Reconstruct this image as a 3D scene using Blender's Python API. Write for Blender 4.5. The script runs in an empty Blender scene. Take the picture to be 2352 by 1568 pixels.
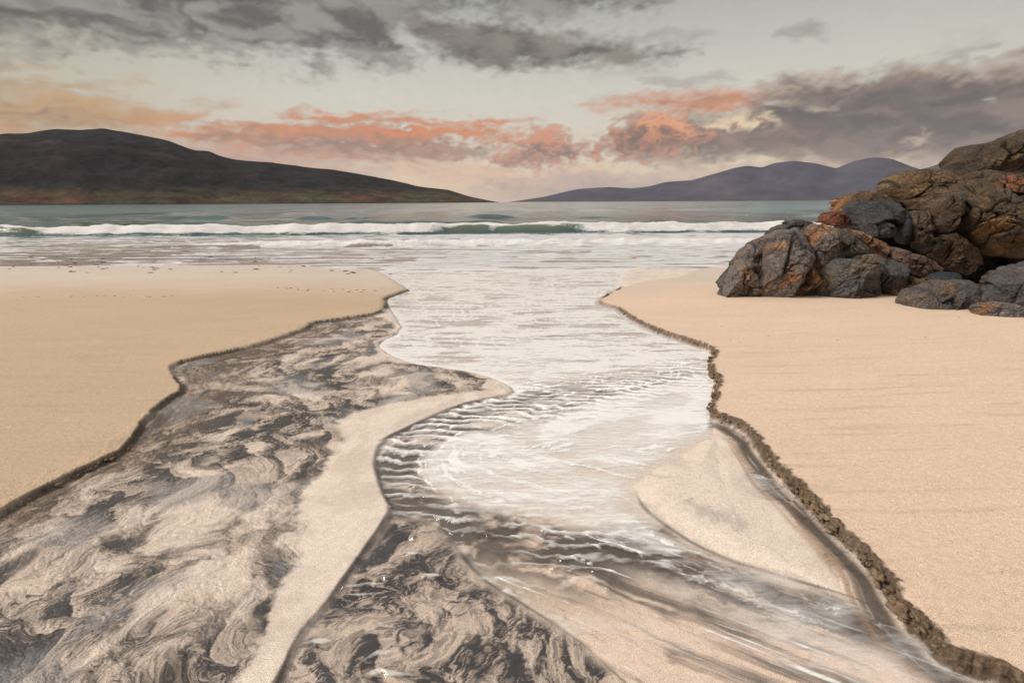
import bpy, math
import numpy as np
from mathutils import Matrix, Vector

# ------------------------------------------------------------------ camera, sky light, sun
scene = bpy.context.scene
VW, VH, FPX = 2352.0, 1568.0, 1223.0          # picture plane units used for laying out sight lines
CAMH = 1.55
PITCH = math.atan((784 - 463.3) / FPX)
ROLL = 0.0052
F = np.array([0, math.cos(PITCH), -math.sin(PITCH)])
U0 = np.array([0, math.sin(PITCH), math.cos(PITCH)])
R0 = np.array([1.0, 0, 0])
RC = R0 * math.cos(ROLL) - U0 * math.sin(ROLL)
UC = U0 * math.cos(ROLL) + R0 * math.sin(ROLL)

cam_data = bpy.data.cameras.new('camera')
cam_data.sensor_width = 36.0
cam_data.lens = 36.0 * FPX / VW
cam_data.clip_start = 0.05
cam_data.clip_end = 120000
cam = bpy.data.objects.new('camera', cam_data)
scene.collection.objects.link(cam)
m = Matrix.Identity(4)
for i in range(3):
    m[i][0] = RC[i]; m[i][1] = UC[i]; m[i][2] = -F[i]
m[2][3] = CAMH
cam.matrix_world = m
scene.camera = cam

SUN_ELEV, SUN_AZ = math.radians(39), math.radians(-104)      # azimuth from +Y towards +X
world = bpy.data.worlds.new('World')
scene.world = world
world.use_nodes = True
wt = world.node_tree
wt.nodes.clear()
so = wt.nodes.new('ShaderNodeTexSky'); so.sky_type = 'NISHITA'; so.sun_disc = False
so.sun_elevation = SUN_ELEV; so.sun_rotation = SUN_AZ
bg = wt.nodes.new('ShaderNodeBackground'); bg.inputs['Strength'].default_value = 0.06
wo = wt.nodes.new('ShaderNodeOutputWorld')
# thin broken cloud overhead, beyond the band of sky the horizon dome carries
wg = wt.nodes.new('ShaderNodeTexCoord'); wn = wt.nodes.new('ShaderNodeTexNoise')
wn.inputs['Scale'].default_value = 2.2; wn.inputs['Detail'].default_value = 6
wr_ = wt.nodes.new('ShaderNodeMapRange'); wr_.inputs['From Min'].default_value = .3; wr_.inputs['From Max'].default_value = .62
wr_.inputs['To Min'].default_value = .70; wr_.inputs['To Max'].default_value = .96
wm = wt.nodes.new('ShaderNodeMix'); wm.data_type = 'RGBA'; wm.inputs[7].default_value = (9.6, 9.3, 8.8, 1)
wt.links.new(wg.outputs['Generated'], wn.inputs['Vector']); wt.links.new(wn.outputs[0], wr_.inputs['Value'])
wt.links.new(wr_.outputs[0], wm.inputs[0]); wt.links.new(so.outputs[0], wm.inputs[6])
wt.links.new(wm.outputs[2], bg.inputs['Color']); wt.links.new(bg.outputs[0], wo.inputs['Surface'])

sun_data = bpy.data.lights.new('sun', 'SUN')
sun_data.energy = 3.1
sun_data.angle = math.radians(22)
sun_data.color = (1.0, 0.93, 0.84)
sun = bpy.data.objects.new('sun', sun_data)
scene.collection.objects.link(sun)
sd = Vector((math.sin(SUN_AZ) * math.cos(SUN_ELEV), math.cos(SUN_AZ) * math.cos(SUN_ELEV), math.sin(SUN_ELEV)))
sun.rotation_euler = sd.to_track_quat('Z', 'Y').to_euler()
sun.location = (-20, 5, 25)

vs = scene.view_settings
scene.display_settings.display_device = 'sRGB'
vs.view_transform = 'Standard'; vs.look = 'None'; vs.exposure = 0.0; vs.gamma = 1.0
vs.use_curve_mapping = False
scene.cycles.max_bounces = 6
scene.cycles.transparent_max_bounces = 8
scene.cycles.volume_bounces = 0

# ------------------------------------------------------------------ numeric helpers
f32 = np.float32
def s2l(*c):
    c = np.array(c, float) / 255.0
    return np.where(c <= 0.04045, c / 12.92, ((c + 0.055) / 1.055) ** 2.4)
def lerp(a, b, t): return a + (b - a) * t
def sm(a, b, x):
    t = np.clip((x - a) / (b - a), 0, 1)
    return t * t * (3 - 2 * t)
def mixc(a, b, t):
    return a + (np.asarray(b) - a) * t[..., None]

def gn(x, y, seed=0):
    xi = np.floor(x).astype(np.int64); yi = np.floor(y).astype(np.int64)
    fx = (x - xi).astype(f32); fy = (y - yi).astype(f32)
    def g(ix, iy, dx, dy):
        h = (ix * 374761393 + iy * 668265263 + seed * 1442695041) & 0xffffffff
        h = ((h ^ (h >> 13)) * 1274126177) & 0xffffffff
        h = (h ^ (h >> 16)) & 0xffff
        a = h.astype(f32) * f32(2 * math.pi / 65536.0)
        return np.cos(a) * dx + np.sin(a) * dy
    u = fx * fx * fx * (fx * (fx * 6 - 15) + 10); v = fy * fy * fy * (fy * (fy * 6 - 15) + 10)
    a = g(xi, yi, fx, fy); b = g(xi + 1, yi, fx - 1, fy)
    c = g(xi, yi + 1, fx, fy - 1); d = g(xi + 1, yi + 1, fx - 1, fy - 1)
    return (lerp(lerp(a, b, u), lerp(c, d, u), v)) * 1.5

def fbm(x, y, octv=4, seed=0, gain=0.5, lac=2.03):
    s = 0; amp = 1.0; tot = 0
    for i in range(octv):
        s = s + amp * gn(x, y, seed + i * 17)
        tot += amp; amp *= gain
        x, y = (x * 0.8 - y * 0.6) * lac + 3.7, (x * 0.6 + y * 0.8) * lac - 1.3
    return s / tot

def ray(px, py):
    d = F * FPX + RC * (px - VW / 2) + UC * (VH / 2 - py)
    return d / np.linalg.norm(d)

def bedz(x, y):
    return -0.032 * np.maximum(np.asarray(y, float) - 3.0, 0.0) + 0.02 * np.maximum(-np.asarray(y, float), 0)

def ground(px, py, dz=0.0):
    d = ray(px, py); z = 0.0
    for _ in range(14):
        t = (z + dz - CAMH) / min(d[2], -1e-4)
        x, y = d[0] * t, d[1] * t
        z = float(bedz(x, y))
    return (x, y)
def at(px, py, y):
    d = ray(px, py); t = y / d[1]
    return np.array([d[0] * t, y, CAMH + d[2] * t])
def gpoly(pts, dz=0.0): return np.array([ground(a, b, dz) for a, b in pts])

def smooth_line(P, n=2, closed=False):
    P = np.asarray(P, float)
    for _ in range(n):
        if closed: Q = np.roll(P, -1, 0)
        else: Q = P[1:]; 
        A = P if closed else P[:-1]
        R = np.empty((2 * len(A), 2)); R[0::2] = A * .75 + Q * .25; R[1::2] = A * .25 + Q * .75
        if not closed: R = np.vstack([P[:1], R, P[-1:]])
        P = R
    return P

def seg_dist(x, y, P, closed=False):
    """distance, arc length and signed side of the nearest point on a polyline"""
    best = np.full(x.shape, 1e9, f32); s_at = np.zeros(x.shape, f32); side = np.zeros(x.shape, f32)
    n = len(P); acc = 0.0
    for i in range(n if closed else n - 1):
        a = P[i]; b = P[(i + 1) % n]; ab = b - a; L2 = float(ab @ ab) + 1e-12; L = math.sqrt(L2)
        t = np.clip(((x - a[0]) * ab[0] + (y - a[1]) * ab[1]) / L2, 0, 1)
        dx = x - a[0] - t * ab[0]; dy = y - a[1] - t * ab[1]
        d = dx * dx + dy * dy
        k = d < best
        best = np.where(k, d, best); s_at = np.where(k, acc + t * L, s_at)
        side = np.where(k, np.sign(ab[0] * dy - ab[1] * dx), side)
        acc += L
    return np.sqrt(best), s_at, side

def sdf(x, y, P):
    """signed distance, positive inside"""
    d, _, _ = seg_dist(x, y, P, True)
    ins = np.zeros(x.shape, bool); n = len(P)
    for i in range(n):
        x1, y1 = P[i]; x2, y2 = P[(i + 1) % n]
        if y1 == y2: continue
        c = ((y1 > y) != (y2 > y)) & (x < (x2 - x1) * (y - y1) / (y2 - y1) + x1)
        ins ^= c
    return np.where(ins, d, -d)

def vor(x, y, seed):
    """cell tilt value, distance to the cell border, cell id"""
    xi = np.floor(x).astype(np.int64); yi = np.floor(y).astype(np.int64)
    d1 = np.full(x.shape, 9.); d2 = np.full(x.shape, 9.); ox = np.zeros(x.shape); oy = np.zeros(x.shape); cid = np.zeros(x.shape)
    for i in (-1, 0, 1):
        for j in (-1, 0, 1):
            h = ((xi + i) * 374761393 + (yi + j) * 668265263 + seed * 982451653) & 0xffffffff
            h = ((h ^ (h >> 13)) * 1274126177) & 0xffffffff; h = h ^ (h >> 16)
            cx_ = xi + i + .1 + .8 * (h & 0xfff) / 4096.; cy_ = yi + j + .1 + .8 * ((h >> 12) & 0xfff) / 4096.
            d = np.hypot(x - cx_, y - cy_); k = d < d1
            d2 = np.where(k, d1, np.minimum(d2, d)); ox = np.where(k, x - cx_, ox); oy = np.where(k, y - cy_, oy)
            cid = np.where(k, ((h >> 8) & 0xffff) / 65536., cid); d1 = np.where(k, d, d1)
    return ox, oy, d2 - d1, cid

# ------------------------------------------------------------------ mesh helpers
col = scene.collection
def grid_mesh(name, X, Y, Z, mat, attrs=None, mask=None, wrap=False):
    r, c = X.shape
    idx = np.arange(r * c).reshape(r, c)
    a = idx[:-1, :-1]; b = idx[:-1, 1:]; d = idx[1:, 1:]; e = idx[1:, :-1]
    q = np.stack([a, b, d, e], -1).reshape(-1, 4)
    if wrap:
        q2 = np.stack([idx[:-1, -1], idx[:-1, 0], idx[1:, 0], idx[1:, -1]], -1)
        q = np.vstack([q, q2])
    V = np.stack([X, Y, Z], -1).reshape(-1, 3).astype(f32)
    sel = None
    if mask is not None:
        mk = mask.reshape(-1); keep = mk[q].any(1); q = q[keep]
        used = np.unique(q); rm = np.full(len(V), -1); rm[used] = np.arange(len(used))
        q = rm[q]; V = V[used]; sel = used
    me = raw_mesh(name, V, q)
    for k, v in (attrs or {}).items():
        v = v.reshape(r * c, -1)
        if sel is not None: v = v[sel]
        if v.shape[1] == 1:
            at_ = me.attributes.new(k, 'FLOAT', 'POINT'); at_.data.foreach_set('value', v[:, 0].astype(f32))
        else:
            at_ = me.attributes.new(k, 'FLOAT_COLOR', 'POINT')
            at_.data.foreach_set('color', np.hstack([v[:, :3], np.ones((len(v), 1))]).astype(f32).ravel())
    ob = bpy.data.objects.new(name, me); col.objects.link(ob)
    me.materials.append(mat)
    return ob
def raw_mesh(name, V, q):
    me = bpy.data.meshes.new(name)
    q = np.asarray(q); k = q.shape[1]
    me.vertices.add(len(V)); me.vertices.foreach_set('co', np.asarray(V, f32).ravel())
    me.loops.add(q.size); me.loops.foreach_set('vertex_index', q.ravel().astype(np.int32))
    me.polygons.add(len(q)); me.polygons.foreach_set('loop_start', (np.arange(len(q)) * k).astype(np.int32))
    me.polygons.foreach_set('use_smooth', np.ones(len(q), bool))
    me.update(calc_edges=True); me.validate()
    return me
def structure(o, kind='structure'): o['kind'] = kind; return o
def tag(o, label, cat, group=None):
    o['label'] = label; o['category'] = cat
    if group: o['group'] = group
    return o

class NT:
    """small node-tree writer"""
    def __init__(s, name):
        s.m = bpy.data.materials.new(name); s.m.use_nodes = True; s.t = s.m.node_tree; s.t.nodes.clear()
        s.out = s.t.nodes.new('ShaderNodeOutputMaterial')
    def n(s, typ, ins=None, **kw):
        nd = s.t.nodes.new('ShaderNode' + typ)
        for k, v in kw.items(): setattr(nd, k, v)
        for k, v in (ins or {}).items(): s.set(nd.inputs[k], v)
        return nd
    def set(s, sock, v):
        if isinstance(v, bpy.types.NodeSocket): s.t.links.new(v, sock)
        elif isinstance(v, bpy.types.Node): s.t.links.new(v.outputs[0], sock)
        else: sock.default_value = v
    def attr(s, name, fac=False):
        a = s.n('Attribute', attribute_name=name); return a.outputs['Fac' if fac else 'Color']
    def math(s, op, a, b=0.0, c=None):
        nd = s.n('Math', operation=op); s.set(nd.inputs[0], a); s.set(nd.inputs[1], b)
        if c is not None: s.set(nd.inputs[2], c)
        return nd.outputs[0]
    def mix(s, fac, a, b, mode='MIX'):
        nd = s.n('Mix', data_type='RGBA', blend_type=mode)
        s.set(nd.inputs[0], fac); s.set(nd.inputs[6], a); s.set(nd.inputs[7], b); return nd.outputs[2]
    def noise(s, vec, scale, detail=4, rough=0.55, dist=0.0):
        nd = s.n('TexNoise', {'Scale': scale, 'Detail': detail, 'Roughness': rough, 'Distortion': dist})
        s.set(nd.inputs['Vector'], vec); return nd.outputs[0]
    def mapping(s, vec, scale=(1, 1, 1), rot=(0, 0, 0), loc=(0, 0, 0)):
        nd = s.n('Mapping'); s.set(nd.inputs['Vector'], vec)
        nd.inputs['Scale'].default_value = scale; nd.inputs['Rotation'].default_value = rot
        nd.inputs['Location'].default_value = loc; return nd.outputs[0]
    def ramp(s, fac, stops):
        nd = s.n('ValToRGB'); s.set(nd.inputs[0], fac); cr = nd.color_ramp
        while len(cr.elements) < len(stops): cr.elements.new(0.5)
        for e, (p, c) in zip(cr.elements, stops):
            e.position = p; e.color = (c[0], c[1], c[2], 1) if not isinstance(c, (int, float)) else (c, c, c, 1)
        return nd.outputs[0]
    def bump(s, h, strength, dist, normal=None):
        nd = s.n('Bump', {'Strength': strength, 'Distance': dist, 'Height': h})
        if normal is not None: s.set(nd.inputs['Normal'], normal)
        return nd.outputs[0]
    def surf(s, sh): s.set(s.out.inputs['Surface'], sh)
    def pos(s): return s.n('NewGeometry').outputs['Position']

def even_azimuths(nfine, half, nco):
    fine = np.linspace(-half, half, nfine)
    k = np.tan(np.radians(fine)); k = np.linspace(k[0], k[-1], nfine)      # even steps across the view
    fine = np.degrees(np.arctan(k))
    rest = np.linspace(half, 360 - half, nco + 2)[1:-1]
    return np.radians(np.concatenate([fine, rest]))

# ------------------------------------------------------------------ SKY : a dome with its cloud cover
KA = 1250.0
def aev(px, py):
    d = ray(px, py); return (math.atan2(d[0], d[1]) * KA, math.asin(d[2]) * KA)
def apoly(pts, n=1): return smooth_line(np.array([aev(a, b) for a, b in pts]), n, True)

def build_sky():
    az = even_azimuths(800, 48, 90)
    el = np.radians(np.concatenate([np.linspace(-2, 22, 235), np.linspace(22, 31, 14)[1:]]))
    EL, AZ = np.meshgrid(el, az, indexing='ij')
    x = (AZ + math.pi) % (2 * math.pi) - math.pi
    X = (x * KA).astype(f32); Y = (EL * KA).astype(f32)      # Y = 0 horizon, about 375 at the top of the picture
    # clear-sky gradient
    ys = [-100, 0, 40, 90, 150, 210, 290, 375, 600, 2000]
    cs = [s2l(210,182,164), s2l(220,192,168), s2l(236,208,170), s2l(230,212,186), s2l(218,209,194), s2l(212,208,196), s2l(198,197,188), s2l(180,180,173), s2l(176,178,175), s2l(180,184,188)]
    cs = np.array(cs)
    C = np.stack([np.interp(Y, ys, cs[:, i]) for i in range(3)], -1)
    side = sm(-300, -1150, X)
    C = C * (1 - side[..., None] * np.array([0.22, 0.27, 0.36]))
    side = sm(700, 1200, X)
    C = C * (1 - side[..., None] * np.array([0.14, 0.13, 0.13]))
    # turbulence shared by all clouds
    w1 = fbm(X / 150, Y / 60, 4, 1); w2 = fbm(X / 150, Y / 60, 4, 2)
    w3 = fbm(X / 38, Y / 20, 4, 3); w4 = fbm(X / 38, Y / 20, 4, 4)
    Xw = X + w1 * 60 + w3 * 22; Yw = Y + w2 * 24 + w4 * 10
    bil = 1 - np.abs(fbm(Xw / 46, Yw / 30, 5, 9)) * 2.2          # billows
    strat = fbm(Xw / 230, Yw / 15, 5, 21)                        # thin layers
    mot = fbm(Xw / 120, Yw / 50, 5, 31)
    fine = fbm(X / 26, Y / 13, 4, 41)
    def cloud(C, pts, dark, light, soft=16, amp=1.0, op=0.95, rim=None, rimw=0.5, kind='mot', seed=0, lift=0.0):
        P = apoly(pts)
        bb = (P[:, 0].min() - 260, P[:, 0].max() + 260, P[:, 1].min() - 120, P[:, 1].max() + 120)
        k = (X > bb[0]) & (X < bb[1]) & (Y > bb[2]) & (Y < bb[3])
        xs, ys_ = Xw[k], Yw[k]
        d = sdf(xs, ys_, P)
        n = {'mot': mot, 'strat': strat, 'bil': bil - 0.55}[kind][k]
        q = d / soft + n * amp * 2.2 + fine[k] * 1.25 * amp
        a = sm(-1.25, 1.7, q) * op
        t = sm(-0.36, 0.38, n + 0.5 * fbm(xs / 70 + seed, ys_ / 30, 4, 50 + seed) + lift)
        c = mixc(np.broadcast_to(dark, xs.shape + (3,)), light, t)
        if rim is not None:
            # light catches the thin margins
            e = np.exp(-((q - 0.7) / 1.0) ** 2) * rimw
            c = mixc(c, rim, np.clip(e, 0, 1))
        Ck = C[k]; Ck = mixc(Ck, 0, np.zeros_like(a)) * (1 - a[..., None]) + c * a[..., None]
        C[k] = Ck
        return C
    G = lambda *a: s2l(*a)
    # low pink veil over the horizon, left and centre
    C = cloud(C, [(380,285),(700,290),(1000,330),(1110,365),(1000,385),(860,400),(600,420),(300,420),(200,330)], G(186,150,136), G(206,170,152), 26, .8, .85, kind='strat')
    C = cloud(C, [(900,388),(1000,372),(1100,378),(1200,392),(1300,380),(1420,385),(1420,440),(1200,455),(1000,430)], G(188,160,150), G(232,190,158), 14, .9, .75, rim=G(240,200,165), kind='bil', seed=3)
    C = cloud(C, [(1080,425),(1300,405),(1600,395),(1900,380),(2300,360),(2500,370),(2500,470),(1080,460)], G(165,148,145), G(190,165,158), 18, .8, .8, kind='strat', seed=5)
    # left warm layers
    C = cloud(C, [(-200,175),(0,192),(200,190),(360,185),(370,192),(200,205),(0,215),(-200,220)], G(176,146,112), G(196,170,136), 9, .8, .85, kind='strat', seed=1)
    C = cloud(C, [(-400,215),(0,208),(180,222),(320,235),(480,262),(330,290),(200,300),(0,305),(-400,320)], G(138,120,106), G(196,158,118), 14, .9, .92, rim=G(205,160,115), rimw=.45, kind='strat', seed=2)
    C = cloud(C, [(-400,290),(0,278),(90,285),(60,310),(-400,340)], G(196,142,92), G(216,164,108), 12, .9, .85, kind='mot', seed=8)
    C = cloud(C, [(220,275),(330,248),(420,255),(500,262),(420,280),(300,298)], G(190,148,116), G(206,160,122), 9, .8, .85, kind='mot', seed=12)
    C = cloud(C, [(435,232),(500,230),(555,246),(500,252)], G(178,146,118), G(196,160,128), 8, .6, .85, kind='strat')
    C = cloud(C, [(-100,145),(60,148),(90,156),(0,166),(-100,166)], G(176,146,112), G(190,160,126), 8, .6, .6, kind='strat')
    # centre salmon strata
    C = cloud(C, [(390,285),(640,278),(860,272),(1000,276),(1130,296),(1240,318),(1150,335),(1000,330),(1080,350),(900,360),(700,352),(500,335),(400,310)], G(160,134,120), G(210,142,108), 14, 1.35, .97, rim=G(214,150,112), rimw=.4, kind='strat', seed=4, lift=.12)
    C = cloud(C, [(630,262),(700,258),(760,266),(860,262),(1000,276),(870,290),(700,280)], G(190,134,106), G(210,144,110), 9, .9, .9, kind='strat', seed=6, lift=.1)
    C = cloud(C, [(620,256),(680,250),(710,258),(650,264)], G(196,140,112), G(214,150,118), 6, .6, .7, kind='strat')
    C = cloud(C, [(1060,272),(1180,274),(1290,284),(1180,288),(1080,280)], G(200,130,100), G(214,142,110), 6, .6, .85, kind='strat')
    C = cloud(C, [(560,322),(800,318),(1000,326),(1180,334),(1100,352),(900,362),(720,350),(600,336)], G(142,124,118), G(182,146,130), 9, 1.3, .8, kind='strat', seed=40, lift=-.15)
    C = cloud(C, [(420,306),(560,300),(700,312),(640,326),(500,322)], G(150,128,120), G(188,148,130), 8, 1.3, .75, kind='strat', seed=41, lift=-.1)
    C = cloud(C, [(830,292),(960,288),(1100,302),(1000,310),(880,304)], G(214,128,88), G(226,146,104), 6, 1.3, .8, kind='strat', seed=42)
    # upper dark banks
    C = cloud(C, [(-500,-260),(500,-260),(980,-260),(1560,-220),(1540,10),(1350,26),(1000,45),(930,70),(935,140),(860,160),(790,122),(735,168),(690,130),(600,138),(450,120),(330,126),(170,118),(0,98),(-500,90)], G(92,91,88), G(150,147,141), 24, 1.15, .93, kind='mot', seed=7, lift=-.02)
    C = cloud(C, [(930,50),(1020,50),(1180,56),(1260,75),(1420,92),(1590,118),(1600,128),(1450,142),(1250,158),(1110,160),(1000,120),(950,90)], G(98,92,88), G(140,132,124), 14, .9, .96, kind='mot', seed=9)
    C = cloud(C, [(1420,82),(1550,80),(1690,86),(1560,98),(1440,98)], G(150,144,136), G(170,165,156), 8, .8, .75, kind='strat')
    C = cloud(C, [(1450,186),(1560,180),(1720,172),(1730,180),(1640,192),(1520,204)], G(152,144,136), G(176,168,158), 8, .9, .75, kind='strat', seed=2)
    C = cloud(C, [(1370,168),(1480,158),(1580,158),(1500,176),(1380,178)], G(166,160,150), G(184,178,168), 9, .9, .5, kind='mot', seed=2)
    C = cloud(C, [(1775,70),(1830,62),(1920,72),(1900,80),(1820,78)], G(140,138,132), G(156,153,146), 7, .6, .85, kind='mot', seed=3)
    C = cloud(C, [(2120,130),(2200,105),(2290,85),(2310,95),(2230,125),(2150,148)], G(140,136,130), G(165,160,152), 10, 1.0, .7, kind='mot', seed=5)
    # big bank on the right
    C = cloud(C, [(1330,240),(1420,222),(1600,212),(1760,208),(1800,235),(1640,262),(1500,250),(1380,246)], G(150,120,106), G(200,142,112), 13, .8, .96, rim=G(224,150,112), rimw=.5, kind='strat', seed=11)
    C = cloud(C, [(1400,265),(1560,262),(1570,272),(1480,284),(1400,278)], G(170,132,114), G(196,140,114), 7, .8, .85, kind='strat', seed=4)
    C = cloud(C, [(1480,285),(1600,262),(1700,250),(1740,215),(1800,190),(1860,168),(1990,180),(2080,160),(2150,148),(2320,150),(2340,110),(2500,90),(2900,60),(2900,400),(2300,385),(2100,375),(1800,372),(1600,380),(1440,370),(1370,330)], G(98,92,91), G(132,117,111), 16, .95, .97, rim=G(186,158,140), rimw=.45, kind='mot', seed=13)
    C = cloud(C, [(1370,345),(1390,310),(1440,290),(1480,262),(1540,255),(1600,272),(1630,300),(1600,340),(1500,368),(1400,362)], G(128,106,98), G(208,146,114), 13, 1.0, .96, rim=G(226,164,130), rimw=.5, kind='bil', seed=15, lift=-.35)
    C = cloud(C, [(1100,370),(1130,352),(1200,335),(1230,298),(1290,300),(1330,335),(1380,335),(1400,372),(1250,385),(1130,384)], G(134,114,108), G(206,148,122), 12, 1.0, .96, rim=G(220,158,130), rimw=.45, kind='bil', seed=17, lift=-.35)
    C = cloud(C, [(1560,330),(1700,300),(1850,288),(1960,308),(1900,352),(1700,362)], G(112,100,97), G(186,146,124), 16, 1.0, .38, kind='mot', seed=22, lift=-.1)
    C = cloud(C, [(1780,215),(1850,180),(1990,188),(2110,172),(2240,190),(2200,240),(2000,262),(1850,258)], G(98,93,91), G(156,138,126), 18, 1.0, .45, kind='mot', seed=24, lift=-.1)
    C = cloud(C, [(2000,290),(2150,262),(2350,270),(2500,300),(2400,345),(2150,345)], G(96,92,92), G(150,132,122), 18, 1.3, .55, kind='mot', seed=26)
    C = cloud(C, [(1740,208),(1800,186),(1860,164),(1960,172),(1900,182),(1820,206)], G(150,136,124), G(196,172,150), 8, 1.0, .7, kind='bil', seed=28)
    C = cloud(C, [(1210,322),(1235,300),(1285,300),(1310,322),(1260,330)], G(206,136,106), G(232,162,126), 9, 1.0, .7, kind='bil', seed=30)
    C = cloud(C, [(1470,290),(1500,258),(1570,262),(1610,285),(1590,312),(1520,300)], G(210,138,104), G(240,172,130), 10, 1.2, .75, kind='bil', seed=32)
    # openings where the light comes through
    C = cloud(C, [(1640,280),(1700,262),(1760,266),(1790,276),(1720,286),(1660,292)], G(222,172,130), G(240,214,178), 7, .9, .9, kind='bil', seed=2, lift=.3)
    C = cloud(C, [(1730,240),(1850,236),(1960,240),(1850,254)], G(204,190,170), G(222,212,194), 6, .8, .8, kind='strat', seed=6)
    C = cloud(C, [(2230,232),(2300,226),(2310,238),(2240,244)], G(160,158,152), G(190,186,176), 6, .8, .7, kind='strat', seed=6)
    C = cloud(C, [(2060,322),(2120,304),(2130,312),(2070,332)], G(190,160,140), G(214,190,166), 6, .8, .75, kind='bil', seed=6)
    C = cloud(C, [(2080,156),(2280,150),(2290,158),(2120,168)], G(190,162,136), G(206,180,152), 6, .8, .6, kind='strat', seed=8)
    C = cloud(C, [(1500,392),(1620,378),(1700,385),(1600,400)], G(214,176,150), G(226,190,162), 8, .8, .6, kind='bil', seed=9)
    # high cover beyond the picture: the same broken sheet, seen in perspective
    zz = np.maximum(np.sin(EL), 0.05); gx = np.sin(x) * np.cos(EL) / zz; gy = np.cos(x) * np.cos(EL) / zz
    hi = fbm(gx * 1.1 + 5, gy * 1.1, 5, 77)
    out = np.maximum(sm(430, 560, Y), sm(1250, 1500, np.abs(X)) * sm(30, 120, Y))
    a = sm(-.12, .32, hi) * out * 0.75
    C = C * (1 - a[..., None]) + G(140,136,132) * a[..., None]
    C = C * (1 + 0.035 * fine[..., None])
    R = 34000.0
    nt = NT('sky_emission')
    v = nt.attr('sky_colour')
    nv = nt.noise(nt.mapping(nt.pos(), (1 / R, 1 / R, 3 / R)), 60.0, 5, .6)
    v = nt.mix(0.10, v, nt.ramp(nv, [(.25, .84), (.75, 1.16)]), 'MULTIPLY')
    em = nt.n('Emission', {'Color': v, 'Strength': 1.0})
    nt.surf(nt.n('MixShader', {0: nt.attr('cover', True), 1: nt.n('BsdfTransparent').outputs[0], 2: em.outputs[0]}))
    nt.m.cycles.emission_sampling = 'NONE'
    ob = grid_mesh('sky', R * np.sin(AZ) * np.cos(EL), R * np.cos(AZ) * np.cos(EL), R * np.sin(EL), nt.m, {'sky_colour': C, 'cover': sm(math.radians(30.5), math.radians(23), EL)}, wrap=True)
    structure(ob)
build_sky()

# ------------------------------------------------------------------ HILLS
def hill(name, ridge, d_shore, d_ridge, d_back, mat, seed, rough, rows=70, ncol=420, colf=None):
    P = np.array([aev(a, b) for a, b in ridge])
    azs = np.linspace(P[0, 0], P[-1, 0], ncol)
    e = np.interp(azs, P[:, 0], P[:, 1])
    k = np.array([1, 2, 3, 2, 1.]); k /= k.sum()
    e = np.convolve(np.pad(e, 2, 'edge'), k, 'valid')
    A = azs / KA; T = np.linspace(0, 1, rows)
    AA, TT = np.meshgrid(A, T)
    H = np.tan(e / KA) * d_ridge + CAMH + 0.4
    tr = 0.55
    D = np.where(TT < tr, d_shore + (d_ridge - d_shore) * TT / tr, d_ridge + (d_back - d_ridge) * (TT - tr) / (1 - tr))
    prof = np.where(TT < tr, np.sin(np.clip(TT / tr, 0, 1) * math.pi / 2) ** 1.15, np.cos(np.clip((TT - tr) / (1 - tr), 0, 1) * math.pi / 2))
    X = D * np.sin(AA) / np.maximum(np.cos(AA), .3) ** 0; Y = D * np.cos(AA)
    n = fbm(X / rough, Y / rough, 6, seed)
    n2 = fbm(X / (rough * .25), Y / (rough * .25), 4, seed + 9)
    Z = H[None, :] * (prof + (n * .20 + n2 * .085) * np.clip(prof * (1.06 - prof) * 3.2, .03, 1)) - 0.4
    Z[0] = -6; Z[-1] = -6
    hn = np.clip(Z / H.max(), 0, 1)
    c = colf(X, Y, hn, n, n2, AA)
    ob = grid_mesh(name, X, Y, Z, mat, {'hill_colour': c}); structure(ob)
    return ob
def hill_mat(name, sc, lo=.38, hi=2.0):
    nt = NT(name); v = nt.attr('hill_colour'); p = nt.pos()
    nv = nt.noise(nt.mapping(p, (1, 1, 2.5)), sc, 8, .68)
    v = nt.mix(1.0, v, nt.ramp(nv, [(.3, lo), (.5, 1.0), (.72, hi)]), 'MULTIPLY')
    b = nt.n('BsdfPrincipled', {'Base Color': v, 'Roughness': .95, 'Normal': nt.bump(nv, .9, 14 )}); b.inputs['Specular IOR Level'].default_value = .1
    nt.surf(b); return nt.m
def isl_col(X, Y, hn, n, n2, A):
    C = np.broadcast_to(np.array([.020, .019, .020]), X.shape + (3,)).copy()
    C = mixc(C, np.array([.050, .030, .034]), sm(.05, .5, n2 + n * .5) * .8)
    g = sm(.24, .06, hn) * sm(.1, .0, n2 - .1)
    C = mixc(C, np.array([.085, .072, .038]), g * .8)
    r = sm(.2, .03, hn) * sm(-.1, .3, fbm(X / 160, Y / 160, 4, 5))
    C = mixc(C, np.array([.10, .050, .032]), r * .8)
    C = mixc(C, np.array([.02, .02, .02]), sm(.018, .008, hn) * .8)
    return C
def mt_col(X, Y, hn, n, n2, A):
    C = np.broadcast_to(np.array([.082, .080, .108]), X.shape + (3,)).copy()  # far slopes made paler and bluer: haze put into their colour
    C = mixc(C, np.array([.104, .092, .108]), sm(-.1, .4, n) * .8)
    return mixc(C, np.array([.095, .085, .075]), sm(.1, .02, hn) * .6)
island_ridge = [(-420,390),(-300,350),(-200,322),(-100,316),(0,313),(60,310),(110,302),(130,299),(180,302),(235,298),(300,308),(380,322),(430,342),(452,348),(478,350),(510,363),(540,368),(620,374),(700,384),(760,390),(820,400),(900,415),(960,429),(1030,437),(1080,452),(1120,460),(1150,465.5),(1160,467)]
hill('island_hill', island_ridge, 1500, 2150, 2900, hill_mat('island_moor', .02), 3, 420, colf=isl_col)
mt = hill_mat('mountain_moor', .006, .72, 1.3)
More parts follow.
